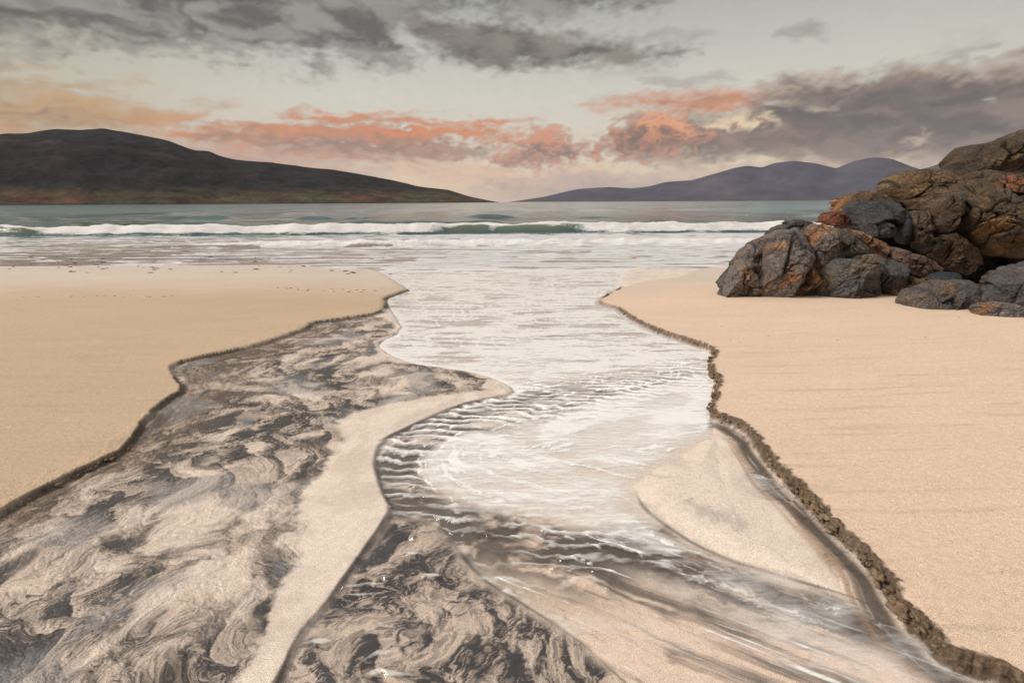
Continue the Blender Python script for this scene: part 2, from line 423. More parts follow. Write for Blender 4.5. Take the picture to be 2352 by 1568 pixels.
hill('distant_mountains', [(1165,464.5),(1210,458),(1250,452),(1300,440),(1330,434),(1400,430),(1450,433),(1490,428),(1530,418),(1590,414),(1630,402),(1690,385),(1715,381),(1750,385),(1780,375),(1820,370),(1870,375),(1910,385),(1920,388),(1960,372),(2010,362),(2050,366),(2090,382),(2130,395),(2300,410),(2700,430)], 3400, 4000, 4800, mt, 11, 800, colf=mt_col)
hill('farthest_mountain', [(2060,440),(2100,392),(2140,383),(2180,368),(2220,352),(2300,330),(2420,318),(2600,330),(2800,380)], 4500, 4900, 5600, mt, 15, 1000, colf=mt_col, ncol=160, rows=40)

# ------------------------------------------------------------------ SEA
SEA = -0.40
def build_sea():
    az = even_azimuths(800, 49, 70)
    # rows even in the view, denser through the surf
    inv = np.linspace(1 / 10.5, 1 / 7200., 170)
    D = np.unique(np.concatenate([1 / inv, np.linspace(30, 37, 36), np.linspace(23, 27, 10), np.linspace(37, 90, 40), [0.5, 3, 6, 8, 9.5]]))
    DD, AA = np.meshgrid(D, az, indexing='ij')
    X = DD * np.tan(np.clip(AA, -1.2, 1.2)) if False else DD * np.sin(AA) / np.maximum(np.cos(AA), .55)
    Y = DD * np.cos(AA) / np.maximum(np.cos(AA), .55)
    z = np.full(X.shape, SEA)
    sea_on = sm(16, 26, Y)
    far = sm(300, 60, Y)
    z = z + sea_on * (fbm(X / 3.2, Y / 1.1, 4, 61) * .085 * sm(20, 40, Y) * sm(130, 70, Y) + fbm(X / 14, Y / 4.5, 3, 62) * .16 * sm(36, 60, Y) * sm(260, 110, Y) + fbm(X / 60, Y / 15, 3, 63) * .35 * sm(60, 160, Y) * sm(500, 160, Y))
    z = z * 1.0
    # breaker
    pxw = X / np.maximum(Y, 1)                       # bearing
    yc = 34.6 + fbm(X / 9, X * 0 + 3, 3, 66) * 1.0
    u = Y - yc
    crest = np.where(u < 0, np.exp(-(u / .55) ** 2), np.exp(-(u / 2.2) ** 2))
    lump = 1 + .38 * fbm(X / 2.2, Y / 2.0, 4, 67)
    hgt = (.62 + .12 * fbm(X / 12, X * 0, 2, 68)) * lump
    z = z + crest * hgt
    # second, smaller line of foam, and unbroken swells
    yc2 = 24.8 + fbm(X / 7, X * 0 + 8, 3, 69) * .9
    u2 = Y - yc2
    cr2 = np.where(u2 < 0, np.exp(-(u2 / .3) ** 2), np.exp(-(u2 / 1.3) ** 2)) * sm(-18, -6, X + 2)
    z = z + cr2 * .27 * (1 + .5 * fbm(X / .8, Y / .8, 3, 70))
    for yy, h_, s_ in ((50, .42, 71), (66, .55, 72), (96, .5, 73)):
        ycn = yy + fbm(X / 20, X * 0 + s_, 3, s_) * 5
        am = sm(-.25, .35, fbm(X / 16, X * 0 + 4, 3, s_ + 5))
        uu = Y - ycn
        z = z + np.where(uu < 0, np.exp(-(uu / 1.6) ** 2), np.exp(-(uu / 4) ** 2)) * h_ * am
    # foam
    green = np.exp(-((pxw + .05) / .19) ** 6) * sm(-.10, .12, fbm(X / 4.5, X * 0 + 1, 3, 81) + .13) + np.exp(-((pxw + .93) / .07) ** 4) + .0
    green = np.clip(green, 0, 1)
    face = crest * sm(.9, -.1, u)
    foam = sm(.12, .35, crest) * (1 - green * sm(.93, .80, crest) * sm(1.2, .2, u)) * sm(1.6, .5, u + .3 * fbm(X / 1.5, Y / 1.0, 3, 82))
    foam = np.maximum(foam, sm(.2, .5, cr2) * 1.0)
    st = fbm(X / 3.4 + fbm(X / 2, Y / 2, 2, 84), Y / .55, 5, 83)
    st2 = fbm(X / 1.3, Y / .18, 5, 85)
    shallow = sm(34.3, 33.0, Y)
    cover = -.06 + .33 * sm(-14, 2, X - (Y - 18) * .0) + .16 * sm(20, 30, Y)
    wash = sm(-.30, .22, st * .9 + st2 * .5 + cover - .1) * shallow
    foam = np.maximum(foam, wash * .9)
    behind = sm(34, 36, Y) * sm(44, 36, Y)
    foam = np.maximum(foam, behind * sm(.05, .3, fbm(X / 1.8, Y / .9, 4, 86)) * .55)
    foam = np.maximum(foam, sm(38, 60, Y) * sm(.50, .62, fbm(X / 2.2, Y / 1.2, 4, 87)) * .6 * sm(400, 90, Y))
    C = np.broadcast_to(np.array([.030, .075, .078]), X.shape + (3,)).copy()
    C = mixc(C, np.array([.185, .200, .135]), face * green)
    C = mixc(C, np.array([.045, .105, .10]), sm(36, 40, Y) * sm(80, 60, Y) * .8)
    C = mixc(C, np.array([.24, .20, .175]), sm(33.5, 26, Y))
    C = mixc(C, np.array([.235, .36, .39]), sm(46, 130, Y))  # distant water lightened: sky glint put into its colour
    nt = NT('sea_water'); p = nt.pos()
    geo = nt.mapping(p, (.35, 1.0, 1))
    n1 = nt.noise(geo, 2.6, 6, .62); n2_ = nt.noise(nt.mapping(p, (.10, .30, 1)), 1.0, 5, .6)
    n3 = nt.noise(nt.mapping(p, (.02, .045, 1)), 1.0, 6, .65)
    tk = nt.ramp(nt.noise(nt.mapping(p, (.16, .16, 1)), 1.0, 5, .7), [(.56, 0), (.66, 1)])
    cmb = nt.math('ADD', nt.math('MULTIPLY', n1, .18), nt.math('MULTIPLY', n2_, .35)); cmb = nt.math('ADD', cmb, nt.math('MULTIPLY', n3, .6)); cmb = nt.math('ADD', cmb, nt.math('MULTIPLY', tk, 1.3))
    fo = nt.attr('foam', True)
    fn = nt.noise(nt.mapping(p, (1, 2.6, 1)), 4.5, 6, .65)
    fo2 = nt.n('MapRange', {'Value': nt.math('ADD', fo, nt.math('MULTIPLY', nt.math('SUBTRACT', fn, .5), .9)), 'From Min': .28, 'From Max': .72}).outputs[0]
    fo2 = nt.math('MULTIPLY', fo2, nt.math('GREATER_THAN', fo, .02))
    tk2 = nt.ramp(nt.noise(nt.mapping(p, (.13, .03, 1)), 1.0, 7, .72), [(.47, 0), (.60, 1)])
    seac = nt.mix(nt.math('MULTIPLY', tk2, nt.attr('open', True)), nt.attr('sea_colour'), (.014, .042, .050, 1))  # steep wavelet faces painted dark in the water colour
    base = nt.mix(fo2, seac, nt.mix(nt.math('MAXIMUM', nt.attr('froth', True), nt.ramp(nt.noise(nt.mapping(p, (.5, 3.2, 1)), 2.2, 7, .68), [(.38, 0), (.60, 1)])), (.42, .42, .43, 1), (.80, .77, .755, 1)))
    ro = nt.math('MULTIPLY_ADD', fo2, .55, .16)
    b = nt.n('BsdfPrincipled', {'Base Color': base, 'Roughness': ro, 'IOR': 1.34, 'Normal': nt.bump(cmb, nt.math('MULTIPLY_ADD', nt.attr('open', True), -.22, .24), .5)})
    nt.surf(b)
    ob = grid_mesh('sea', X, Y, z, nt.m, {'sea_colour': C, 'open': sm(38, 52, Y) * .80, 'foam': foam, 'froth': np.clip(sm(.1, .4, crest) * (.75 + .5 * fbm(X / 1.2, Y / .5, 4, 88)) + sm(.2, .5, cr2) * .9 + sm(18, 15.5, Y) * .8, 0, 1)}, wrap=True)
    structure(ob)
build_sea()

# ------------------------------------------------------------------ HAZE
def build_haze():
    x, y0, y1, z0, z1 = 15500., -15500., 15500., -9., 760.
    V = [(a, b, c) for a in (-x, x) for b in (y0, y1) for c in (z0, z1)]
    me = raw_mesh('haze', V, [(0,1,3,2),(4,6,7,5),(0,4,5,1),(2,3,7,6),(0,2,6,4),(1,5,7,3)])
    nt = NT('sea_air')
    v = nt.n('VolumePrincipled', {'Color': (.80, .82, .92, 1), 'Density': 2.6e-5, 'Anisotropy': 0.0})
    nt.set(nt.out.inputs['Volume'], v.outputs[0])
    me.materials.append(nt.m)
    o = bpy.data.objects.new('haze', me); col.objects.link(o); o['kind'] = 'stuff'
build_haze()

# ------------------------------------------------------------------ BEACH, STREAM BED AND STREAM
L_EDGE = [(938,662),(878,683),(886,692),(884,702),(870,716),(790,728),(715,737),(706,750),(660,766),(600,786),(540,800),(500,808),(430,822),(388,838),(396,852),(404,868),(420,886),(412,896),(380,915),(345,945),(320,975),(300,1010),(270,1035),(215,1062),(130,1100),(60,1135),(0,1172),(-120,1240),(-400,1400)]
R_EDGE = [(1560,632),(1500,637),(1440,652),(1392,676),(1372,690),(1425,703),(1440,717),(1470,735),(1520,757),(1570,772),(1612,785),(1645,800),(1645,812),(1632,830),(1640,850),(1660,870),(1646,892),(1650,910),(1638,922),(1640,942),(1690,960),(1735,988),(1750,1020),(1800,1072),(1850,1118),(1905,1180),(1960,1230),(2010,1278),(2040,1310),(2062,1350),(2110,1408),(2160,1458),(2210,1488),(2270,1508),(2352,1550),(2520,1640),(2900,1900)]
WATER = [(700,590),(880,660),(882,690),(905,725),(926,760),(862,788),(885,812),(950,838),(1040,848),(1110,862),(1165,885),(1182,905),(1085,922),(1010,948),(925,988),(872,1015),(858,1055),(864,1100),(880,1145),(898,1168),(872,1212),(830,1275),(790,1330),(740,1400),(700,1440),(670,1490),(655,1530),(600,1620),(400,1900),(2900,1900),(2500,1640),(2200,1500),(2060,1420),(1900,1350),(1760,1290),(1600,1245),(1642,1006),(1640,946),(1700,850),(1690,790),(1560,740),(1400,650),(1500,590)]
TRI = [(1640,1003),(1570,1040),(1490,1090),(1456,1125),(1480,1165),(1530,1205),(1600,1250),(1680,1285),(1760,1308),(1850,1332),(1960,1370),(1900,1330),(1855,1300),(1835,1260),(1800,1225),(1765,1185),(1705,1125),(1680,1080),(1655,1020)]
BAR = [(1328,1002),(1378,962),(1470,946),(1512,952),(1480,985),(1425,1028),(1380,1048),(1318,1040)]
BAR2 = [(1478,930),(1500,912),(1550,905),(1588,912),(1570,935),(1520,944)]
DARKZ = [(1040,1240),(1100,1320),(1200,1380),(1280,1430),(1350,1480),(1500,1620),(600,1640),(660,1500),(700,1440),(790,1330),(872,1212),(905,1180),(980,1190)]
SWIRL = [(870,720),(925,762),(862,788),(890,830),(1000,842),(1110,864),(1170,900),(1060,905),(900,930),(780,960),(800,1010),(752,1060),(745,1095),(712,1112),(698,1150),(702,1215),(672,1310),(640,1400),(590,1500),(520,1640),(-600,1900),(-600,1300),(0,1150),(215,1060),(320,975),(420,890),(390,838),(700,745)]
WETR = [(1640,960),(1740,1000),(1760,1050),(1850,1130),(1950,1250),(2060,1380),(2160,1480),(2060,1440),(1940,1362),(1880,1290),(1820,1230),(1720,1100),(1655,1005)]
POOLS = [[(1700,1080),(1740,1082),(1800,1105),(1835,1140),(1800,1150),(1740,1125)]]
FLATS = [[(930,690),(1000,672),(1060,690),(1000,697)], [(1118,678),(1160,668),(1192,678),(1150,688)], [(958,765),(985,745),(1030,742),(1025,765)], [(965,812),(1000,798),(1060,806),(1120,832),(1040,836)], [(1290,712),(1345,700),(1400,706),(1350,716)], [(1180,755),(1205,748),(1225,756),(1200,762)]]
SMOOTHZ = [(1000,1012),(1130,985),(1210,1020),(1330,1080),(1430,1110),(1460,1190),(1600,1285),(1420,1235),(1230,1180),(1060,1165),(965,1105)]
FANZ = [(1040,1205),(1180,1195),(1340,1262),(1500,1335),(1700,1420),(1850,1500),(2000,1640),(1540,1640),(1350,1480),(1280,1430),(1200,1380),(1100,1320)]
STREAKZ = [(1380,1200),(1500,1190),(1620,1262),(1800,1325),(1980,1400),(2120,1475),(2100,1500),(1950,1480),(1720,1410),(1500,1325),(1340,1255)]
PINKZ = [(1780,1440),(1980,1490),(2130,1510),(2330,1640),(1950,1640)]
ENDZ = [(2090,1440),(2180,1490),(2280,1520),(2420,1600),(2260,1640),(2150,1560)]
BLUEZ = [(1320,930),(1480,895),(1640,850),(1650,960),(1500,1040),(1440,1110),(1350,1075),(1200,1010)]
BAND = [(1640,838),(1480,880),(1320,905),(1160,930),(1010,975),(915,1040),(905,1110),(960,1170),(1120,1215),(1330,1245)]
CUTS = [[(898,1168),(872,1212),(830,1275),(790,1330),(740,1400),(700,1440),(670,1490),(655,1530),(610,1620)], [(1456,1125),(1480,1165),(1530,1205),(1600,1250),(1680,1285),(1760,1308),(1850,1335),(1990,1380)], [(1182,905),(1085,922),(1010,948),(925,988),(872,1015)], [(1040,1240),(1100,1320),(1200,1380),(1280,1430),(1350,1480),(1480,1600)], [(926,762),(868,790)]]
FLOW = [(1190,560),(1200,640),(1190,700),(1330,780),(1560,830),(1580,880),(1350,915),(1130,950),(990,1010),(960,1080),(1050,1150),(1250,1200),(1450,1262),(1700,1350),(2000,1450),(2300,1560),(2700,1720)]

def build_beach():
    az = even_azimuths(1040, 53, 60)
    h = 1.6
    t = np.linspace(1.22, 0.080, 720)                     # tangent of the angle below the horizon
    D = np.concatenate([[0.02, .3, .6, .85, 1.1], h / t, [21, 23, 26, 30, 36, 50]])
    DD, AA = np.meshgrid(D, az, indexing='ij')
    back = np.maximum(np.cos(AA), .55)
    X = (DD * np.sin(AA) / back).astype(f32); Y = (DD * np.cos(AA) / back).astype(f32)
    kk = (np.cos(AA) < .2)
    X = np.where(kk, X * 3, X); Y = np.where(kk, Y * 3, Y)
    base = bedz(X, Y)
    shp = X.shape
    lp = smooth_line(gpoly(L_EDGE, .05), 1); lpoly = np.vstack([lp, [(-30, -1), (-60, 40), (lp[0][0] - 6, 40), (lp[0][0]-3, 19)]])
    rp = smooth_line(gpoly(R_EDGE, .07), 1); rpoly = np.vstack([rp, [(30, -1), (60, 40), (rp[0][0] + 5, 40), (rp[0][0]+2, 17)]])
    jx = fbm(X * 9, Y * 9, 4, 101) * .035 + fbm(X * 30, Y * 30, 3, 102) * .014
    crumble = fbm(X * 14, Y * 14, 3, 103)
    dl = sdf(X, Y, lpoly) + fbm(X * 6, Y * 6, 3, 100) * .022
    dr0 = sdf(X, Y, rpoly)
    _, rs, _ = seg_dist(X, Y, rp)
    dr = dr0 + (jx * 1.1 + np.maximum(crumble, 0) * .02) * sm(-.06, -.01, dr0)
    hl = .040 * sm(17, 9, Y) ; hr = .056 * sm(15.5, 6, Y) + .0
    w = .008 + .0008 * Y * Y
    sl = sm(-w, w, dl); sr = sm(-w * 2.2, w * .6, dr)
    waterP = smooth_line(gpoly(WATER), 1, True)
    dw = sdf(X, Y, waterP)
    dt = sdf(X, Y, smooth_line(gpoly(TRI), 1, True))
    db = sdf(X, Y, smooth_line(gpoly(BAR), 2, True)); db2 = sdf(X, Y, smooth_line(gpoly(BAR2), 2, True))
    ej = fbm(X * 1.6, Y * 2.2, 5, 107, .5) * .10
    dt = dt + ej; db = db + ej; db2 = db2 + ej
    isl = dt
    ij = fbm(X * 1.3, Y * 3.4, 5, 105, .6) * .55 - .12
    flat = np.full(shp, -9.)
    for P in FLATS: flat = np.maximum(flat, sdf(X, Y, smooth_line(gpoly(P), 1, True)) + ij)
    flat = np.maximum(flat, (fbm(X * .8, Y * 2.6, 6, 106, .6) - .26) * 1.2 - 2 * sm(6.5, 5.0, Y))
    flat = sm(-.10, .12, flat); awash = np.maximum(sm(-.10, .10, db), sm(-.12, .08, db2))
    dd = sdf(X, Y, smooth_line(gpoly(DARKZ), 1, True))
    ds = sdf(X, Y, smooth_line(gpoly(SWIRL), 1, True))
    dq = sdf(X, Y, smooth_line(gpoly(WETR), 1, True))
    # distance from any standing water, positive in water
    wat = np.minimum(dw, -isl)
    wat = np.where((dl > 0) | (dr > 0), np.minimum(-np.maximum(dl, dr), wat), wat)
    for P in POOLS: wat = np.maximum(wat, sdf(X, Y, smooth_line(gpoly(P), 1, True)) + ej * .5)
    wj = wat + fbm(X * 5, Y * 5, 4, 104) * .018 * sm(0, 6, Y)
    ew = .012 + .004 * Y
    inw = sm(-ew * .5, ew, wj)
    # flow coordinates
    fl = smooth_line(gpoly(FLOW), 3)
    fd, fs, fsd = seg_dist(X, Y, fl); fv = fd * fsd
    # --- swirls of dark mineral sand (domain warped, combed along the drainage)
    q1 = fbm(X * .9, Y * .9, 3, 110); q2 = fbm(X * .9 + 7, Y * .9, 3, 111)
    ax, ay = (X + q1 * .3) * 1.55, (Y + q2 * .3) * 1.55
    r1 = fbm(ax * 2.8, ay * 2.8, 4, 112); r2 = fbm(ax * 2.8, ay * 2.8 + 9, 4, 113)
    bx, by = ax + r1 * .17, ay + r2 * .17
    t1 = fbm(bx * 8, by * 8, 4, 114, .6); t2 = fbm(bx * 8 + 4, by * 8, 4, 115, .6)
    cx, cy = bx + t1 * .085, by + t2 * .085
    # comb direction turns from lengthways near the bank to fanned below
    streak = fbm((cx * .75 + cy * .66) * 30, (cx * -.66 + cy * .75) * 8.0, 6, 116, .68)
    ridge = 1 - np.abs(fbm(cx * 8, cy * 6.5, 5, 117, .6)) * 3.0
    lobes = fbm(bx * 2.6, by * 2.2, 4, 118)
    lines = 1 - np.abs(fbm(cx * 19 + 3, cy * 15, 4, 119)) * 3.6
    dark = np.clip(.56 * sm(-.24, .30, streak + lobes * .8) + .40 * sm(.35, .95, ridge) * sm(-.3, .3, lobes) + .30 * sm(.45, .98, lines) * sm(-.2, .35, streak) + .25 * sm(.05, .4, lobes), 0, 1)
    def fans(sc, seed, sx, sy):
        wx, wy = ax + r1 * .16 + t1 * .02, ay + r2 * .16 + t2 * .02
        gx_, gy_ = (wx * .8 + wy * .6) * sc, (-wx * .6 + wy * .8) * sc * .62
        fx_, fy_, ed, cid = vor(gx_, gy_, seed)
        an = (cid - .5) * 2.6 + q1 * 1.2
        lx, ly = fx_ / sc, fy_ / sc / .62
        u_ = lx * np.cos(an) - ly * np.sin(an) + cid * 31; v_ = lx * np.sin(an) + ly * np.cos(an) + cid * 17
        v_ = v_ + .35 * (u_ - cid * 31) ** 2 * sc
        st_ = fbm(u_ * sx, v_ * sy, 5, seed + 1, .62)
        grad = np.clip((lx * np.cos(an) - ly * np.sin(an)) * sc * 1.1 + .15, -1, 1)
        return st_, ed, cid, grad
    f1, e1, c1_, g1_ = fans(2.6, 501, 7, 58)
    f2, e2, c2_, g2_ = fans(5.6, 540, 12, 80)
    fd1 = sm(-.40, .34, f1 + (c1_ - .52) * .9 + g1_ * .55) ; fd2 = sm(-.36, .34, f2 + (c2_ - .52) * .8 + g2_ * .4)
    wch = sm(-.12, .12, fbm(ax * 1.8 + 4, ay * 1.8, 3, 560))
    feather = lerp(fd1, fd2, wch) + .45 * np.exp(-(lerp(e1, e2, wch) / .05) ** 2) * sm(-.3, .2, t1)
    big = fbm(X * 1.15 + 2, Y * 1.0, 3, 570)
    dark = np.clip((dark * .40 + feather * .74) * (1.0 + .75 * big) - .10 + .10 * big, 0, 1)
    pale = sm(.02, .34, -lobes + .25 * r1 - .5 * big)                           # smooth pale fans
    dark = dark * (1 - .8 * pale)
    swz = sm(-.01, .02 + .008 * Y, ds + fbm(X * 5, Y * 5, 5, 120, .6) * .11)
    _, ls, _ = seg_dist(X, Y, lp)
    near_left = sm(.35 + .30 * sm(2.5, 4.5, Y) * 2, .0, -dl) * sm(0, .02, -dl) * swz             # combed bench below the left bank
    bench = fbm(ls * 2.0 + q1, (dl + t1 * .022 + r1 * .05) * 24, 5, 121, .6)
    bench = sm(-.3, .35, bench + .3 * streak)
    dzone = sm(-.02, .05, dd + fbm(X * 10, Y * 10, 3, 122) * .03)
    # streaks drawn out by the current
    sk = fbm(fs * 1.3 + q1, fv * 22 + t1 * 1.0, 5, 130, .6); sk2 = fbm(fs * .8, fv * 6 + r1 * .6, 4, 131)
    skl = fbm(fs * 2.5, fv * 55, 3, 132)
    # --- colours (albedo)
    wetc = np.array([.60, .48, .395]); pal = np.array([.82, .695, .60]); blk = np.array([.026, .026, .030]); brn = np.array([.17, .105, .062])
    tan_ = np.array([.48, .345, .245])
    C = np.broadcast_to(pal, shp + (3,)).copy()
    C = mixc(C, wetc, sm(-.3, .3, lobes) * .5)
    C = mixc(C, lerp(wetc, tan_, .12), swz * .75 * (1 - pale * .6))
    C = mixc(C, blk, np.clip(dark * swz * 1.05, 0, .93))
    C = mixc(C, np.array([.30, .20, .13]), near_left * .55)
    C = mixc(C, blk, near_left * bench * .75)
    C = mixc(C, np.array([.24, .24, .25]), swz * sm(.12, .3, fbm(X * 1.7, Y * 1.7, 3, 123)) * .45)
    # streaky bed under the running water
    yn = sm(5.6, 4.2, Y)
    run = inw * yn
    C = mixc(C, np.array([.80, .64, .52]), run * .9)
    zn = {}
    zj = ej * .9 + jx * .8
    for nm, P in (('s', SMOOTHZ), ('f', FANZ), ('k', STREAKZ), ('p', PINKZ), ('e', ENDZ), ('b', BLUEZ)):
        zn[nm] = sm(-.07, .07, sdf(X, Y, smooth_line(gpoly(P), 1, True)) + zj)
    skd = sk * .8 + sk2 * .6 + skl * .35
    C = mixc(C, np.array([.15, .12, .10]), run * sm(.12, .55, skd) * .62 * (1 - zn['s']) * (1 - zn['b']) * (1 - .35 * zn['f']))
    C = mixc(C, np.array([.86, .675, .55]), run * zn['f'] * .88 * sm(.58, .05, skd))
    C = mixc(C, np.array([.075, .058, .050]), run * zn['k'] * sm(-.55, .0, skd) * .93)
    C = mixc(C, np.array([.88, .71, .60]), run * zn['p'] * .88 * sm(.62, .1, skd))
    C = mixc(C, np.array([.05, .035, .026]), run * zn['e'] * sm(-.5, .0, skd) * .92)
    C = mixc(C, blk, run * sm(.40, .62, skl * .5 + sk2) * .45 * (1 - zn['s']))
    C = mixc(C, np.array([.36, .33, .32]), inw * sm(5, 6.5, Y) * .75)
    lower = np.clip(np.maximum(np.maximum(zn['f'], zn['p']), zn['k']), 0, 1)
    lng = fbm(fs * .75 + q1 * .5, fv * 13 + r1 * .35, 5, 170, .62); lng2 = fbm(fs * .9 + 5, fv * 3.6 + r2 * .4, 3, 171)
    C = mixc(C, np.array([.80, .72, .665]), run * (1 - lower) * (1 - .5 * zn['b']) * .6)
    C = mixc(C, np.array([.115, .092, .080]), run * lower * sm(-.08, .38, lng * .9 + lng2 * .75 + .04) * .82)
    C = mixc(C, blk, run * lower * sm(.30, .55, lng * .8 + lng2 * .6) * .75)
    bandbed = sm(.55, .15, seg_dist(X, Y, smooth_line(gpoly(BAND), 2))[0] + .15 * r1) * (1 - zn['s']) * (1 - .8 * zn['b'])
    C = mixc(C, np.array([.095, .078, .065]), run * bandbed * .93 * sm(-.4, .2, r1 + t1 * .4 + .1))
    # bottom dark pool
    pf = sm(-.22, .30, fbm(bx * 4.2 + 3, by * 3.0, 4, 126) + .25 * f2)
    dk2 = np.clip((.35 * feather + .55 * fd2) * (1 - .8 * pf) + .28 * (1 - pf * .7) * sm(-.25, .22, fbm(cx * 9, cy * 5, 5, 124) + .6 * fbm(bx * 3.4, by * 2.2, 4, 125) + .06) + .4 * sm(.5, .98, ridge), 0, 1)
    C = mixc(C, np.array([.66, .53, .44]), dzone * .9)
    C = mixc(C, blk, dzone * np.clip(dk2 * 1.35 - .17, 0, 1) * .96)
    # right-hand wet strip
    wr = sm(-.02, .06, dq)
    C = mixc(C, np.array([.62, .50, .42]), wr * .7)
    C = mixc(C, blk, wr * sm(-.1, .4, streak + .5 * lobes) * .62)
    tr_ = sm(-.01, .03, dt)
    C = mixc(C, np.array([.80, .675, .575]), tr_ * .9)
    C = mixc(C, np.array([.34, .29, .27]), tr_ * sm(.1, .45, lobes + r1 * .4 + .3 * streak) * .42)
    C = mixc(C, np.array([.86, .77, .70]), awash * .95)
    C = mixc(C, np.array([.60, .53, .50]), flat * .9)
    # dark lip where the current cuts the bars
    lip = np.zeros(shp)
    for P in CUTS:
        cd, cs_, _ = seg_dist(X, Y, smooth_line(gpoly(P), 1))
        tp = sm(0, .15, cs_) * (.55 + .45 * sm(-.3, .2, fbm(cs_ * 3, cs_ * 0 + 1, 3, 141)))
        lip = np.maximum(lip, np.exp(-((cd + ej * .12) / (.005 + .0014 * Y)) ** 2) * tp)
    C = mixc(C, blk * .8, lip * .72)
    # banks
    bsh = fbm(X * 1.1, Y * 4, 4, 150)
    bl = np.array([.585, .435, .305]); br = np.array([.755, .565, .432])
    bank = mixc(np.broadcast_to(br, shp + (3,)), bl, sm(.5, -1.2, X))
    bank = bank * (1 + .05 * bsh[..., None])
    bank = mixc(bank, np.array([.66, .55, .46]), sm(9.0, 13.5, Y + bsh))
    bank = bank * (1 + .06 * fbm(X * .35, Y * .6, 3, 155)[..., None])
    stain = sm(.10, .5, fbm(X * 1.0, Y * 11, 5, 151)) * sm(10, 4, Y) * .30
    bank = mixc(bank, np.array([.42, .33, .25]), stain)
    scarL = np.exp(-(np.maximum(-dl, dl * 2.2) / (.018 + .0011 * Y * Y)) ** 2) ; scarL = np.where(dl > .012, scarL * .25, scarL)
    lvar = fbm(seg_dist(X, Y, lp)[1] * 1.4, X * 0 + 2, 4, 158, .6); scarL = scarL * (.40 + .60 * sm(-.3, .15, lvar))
    scarR = sm(-.030 - .022 * sm(-.3, .3, fbm(rs * 2.1, rs * 0 + 4, 4, 159)), -.010, dr) * sm(.02 + .003 * Y, .002, dr)
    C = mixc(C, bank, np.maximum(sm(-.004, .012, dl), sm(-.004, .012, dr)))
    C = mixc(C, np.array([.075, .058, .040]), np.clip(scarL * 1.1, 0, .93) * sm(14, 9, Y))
    kR = sm(11.5, 7, Y)
    brk = fbm(X * 22, Y * 22, 3, 152)
    C = mixc(C, brn * (.45), np.clip(scarR, 0, 1) * kR * (.80 + .2 * brk))
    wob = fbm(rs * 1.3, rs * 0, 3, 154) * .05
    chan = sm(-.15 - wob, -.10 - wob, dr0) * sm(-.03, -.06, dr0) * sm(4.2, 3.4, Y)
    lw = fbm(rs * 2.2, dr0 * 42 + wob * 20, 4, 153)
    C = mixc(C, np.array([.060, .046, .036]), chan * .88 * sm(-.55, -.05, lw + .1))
    rust = sm(-.22 - wob, -.15 - wob, dr0) * sm(-.09, -.13, dr0) * sm(4.2, 3.4, Y)
    C = mixc(C, np.array([.34, .20, .115]), rust * sm(-.3, .3, lw) * .7)
    # --- heights
    barz = sm(.35, .1, np.abs(isl)) * (isl > -.4)
    barz = np.where(wat == -isl, 1.0, 0.0)
    prof = lerp(inw, sm(-.16, .10, wj), sm(.3, .0, -isl - .0))
    Z = base + .012 * (1 - 2 * prof)
    Z = Z + (streak * .006 + ridge * .004 - lobes * .008) * swz
    Z = Z + dzone * (lobes * .008 + t1 * .006) + sm(-.02, .15, dt) * .006
    Z = Z - chan * .012
    Z = Z + sl * (hl + .05 * sm(0, 3, dl) + .004 * bsh) + sr * (hr + .10 * sm(0, 4, dr) + .004 * bsh)
    Z = Z + (scarR * kR * sm(.03, .0, dr) * brk * .035) + scarL * brk * .010
    Z = Z + (sm(30, 60, -Y) * 4)                              # dunes well behind the viewer
    wet = np.clip(1 - np.maximum(sm(0, .01, dl), sm(0, .01, dr)), 0, 1)
    wet = np.maximum(wet, sm(12.5, 14.5, Y))
    gloss = wet * (.25 + .45 * sm(-.2, .25, lobes + .3 * q1)) 
    nt = NT('beach_sand'); p = nt.pos()
    g1 = nt.noise(p, 260, 3, .7); g2 = nt.noise(p, 38, 5, .6); g3 = nt.noise(nt.mapping(p, (1, 3.5, 1)), 7, 5, .6)
    c = nt.mix(1.0, nt.attr('sand_colour'), nt.ramp(g1, [(.30, .42), (.5, 1.0), (.72, 1.45)]), 'MULTIPLY')
    c = nt.mix(1.0, c, nt.ramp(g2, [(.3, .90), (.7, 1.08)]), 'MULTIPLY')
    sc_ = nt.attr('scarp', True); g4 = nt.noise(p, 42, 6, .7); g5 = nt.noise(nt.mapping(p, (1, 1, 3)), 17, 3, .5)
    sb = nt.mix(nt.ramp(g4, [(.36, 0), (.62, 1)]), (.028, .020, .014, 1), (.25, .170, .108, 1))
    sb = nt.mix(nt.ramp(g5, [(.45, 0), (.6, .7)]), sb, (.13, .085, .055, 1))
    c = nt.mix(sc_, c, sb)
    hh = nt.math('ADD', nt.math('MULTIPLY', g1, .0016), nt.math('MULTIPLY', g2, .004)); hh = nt.math('ADD', hh, nt.math('MULTIPLY', g3, .006)); hh = nt.math('ADD', hh, nt.math('MULTIPLY', nt.math('MULTIPLY', g4, sc_), .03))
    wa = nt.attr('wet', True)
    bs = nt.math('MULTIPLY_ADD', wa, -.35, .75)
    b = nt.n('BsdfPrincipled', {'Base Color': c, 'Roughness': nt.math('MULTIPLY_ADD', wa, -.62, .95), 'Normal': nt.bump(hh, bs, 1.0)})
    nt.set(b.inputs['Specular IOR Level'], nt.math('MULTIPLY_ADD', wa, .5, .12))
    nt.surf(b)
    ob = grid_mesh('beach', X, Y, Z, nt.m, {'sand_colour': np.clip(C, .01, .9), 'wet': gloss, 'scarp': np.clip(scarR * kR * .95, 0, 1)}, wrap=True)
    structure(ob)

    # --- the running water: a thin sheet of its own over the bed
    wz = base - .003
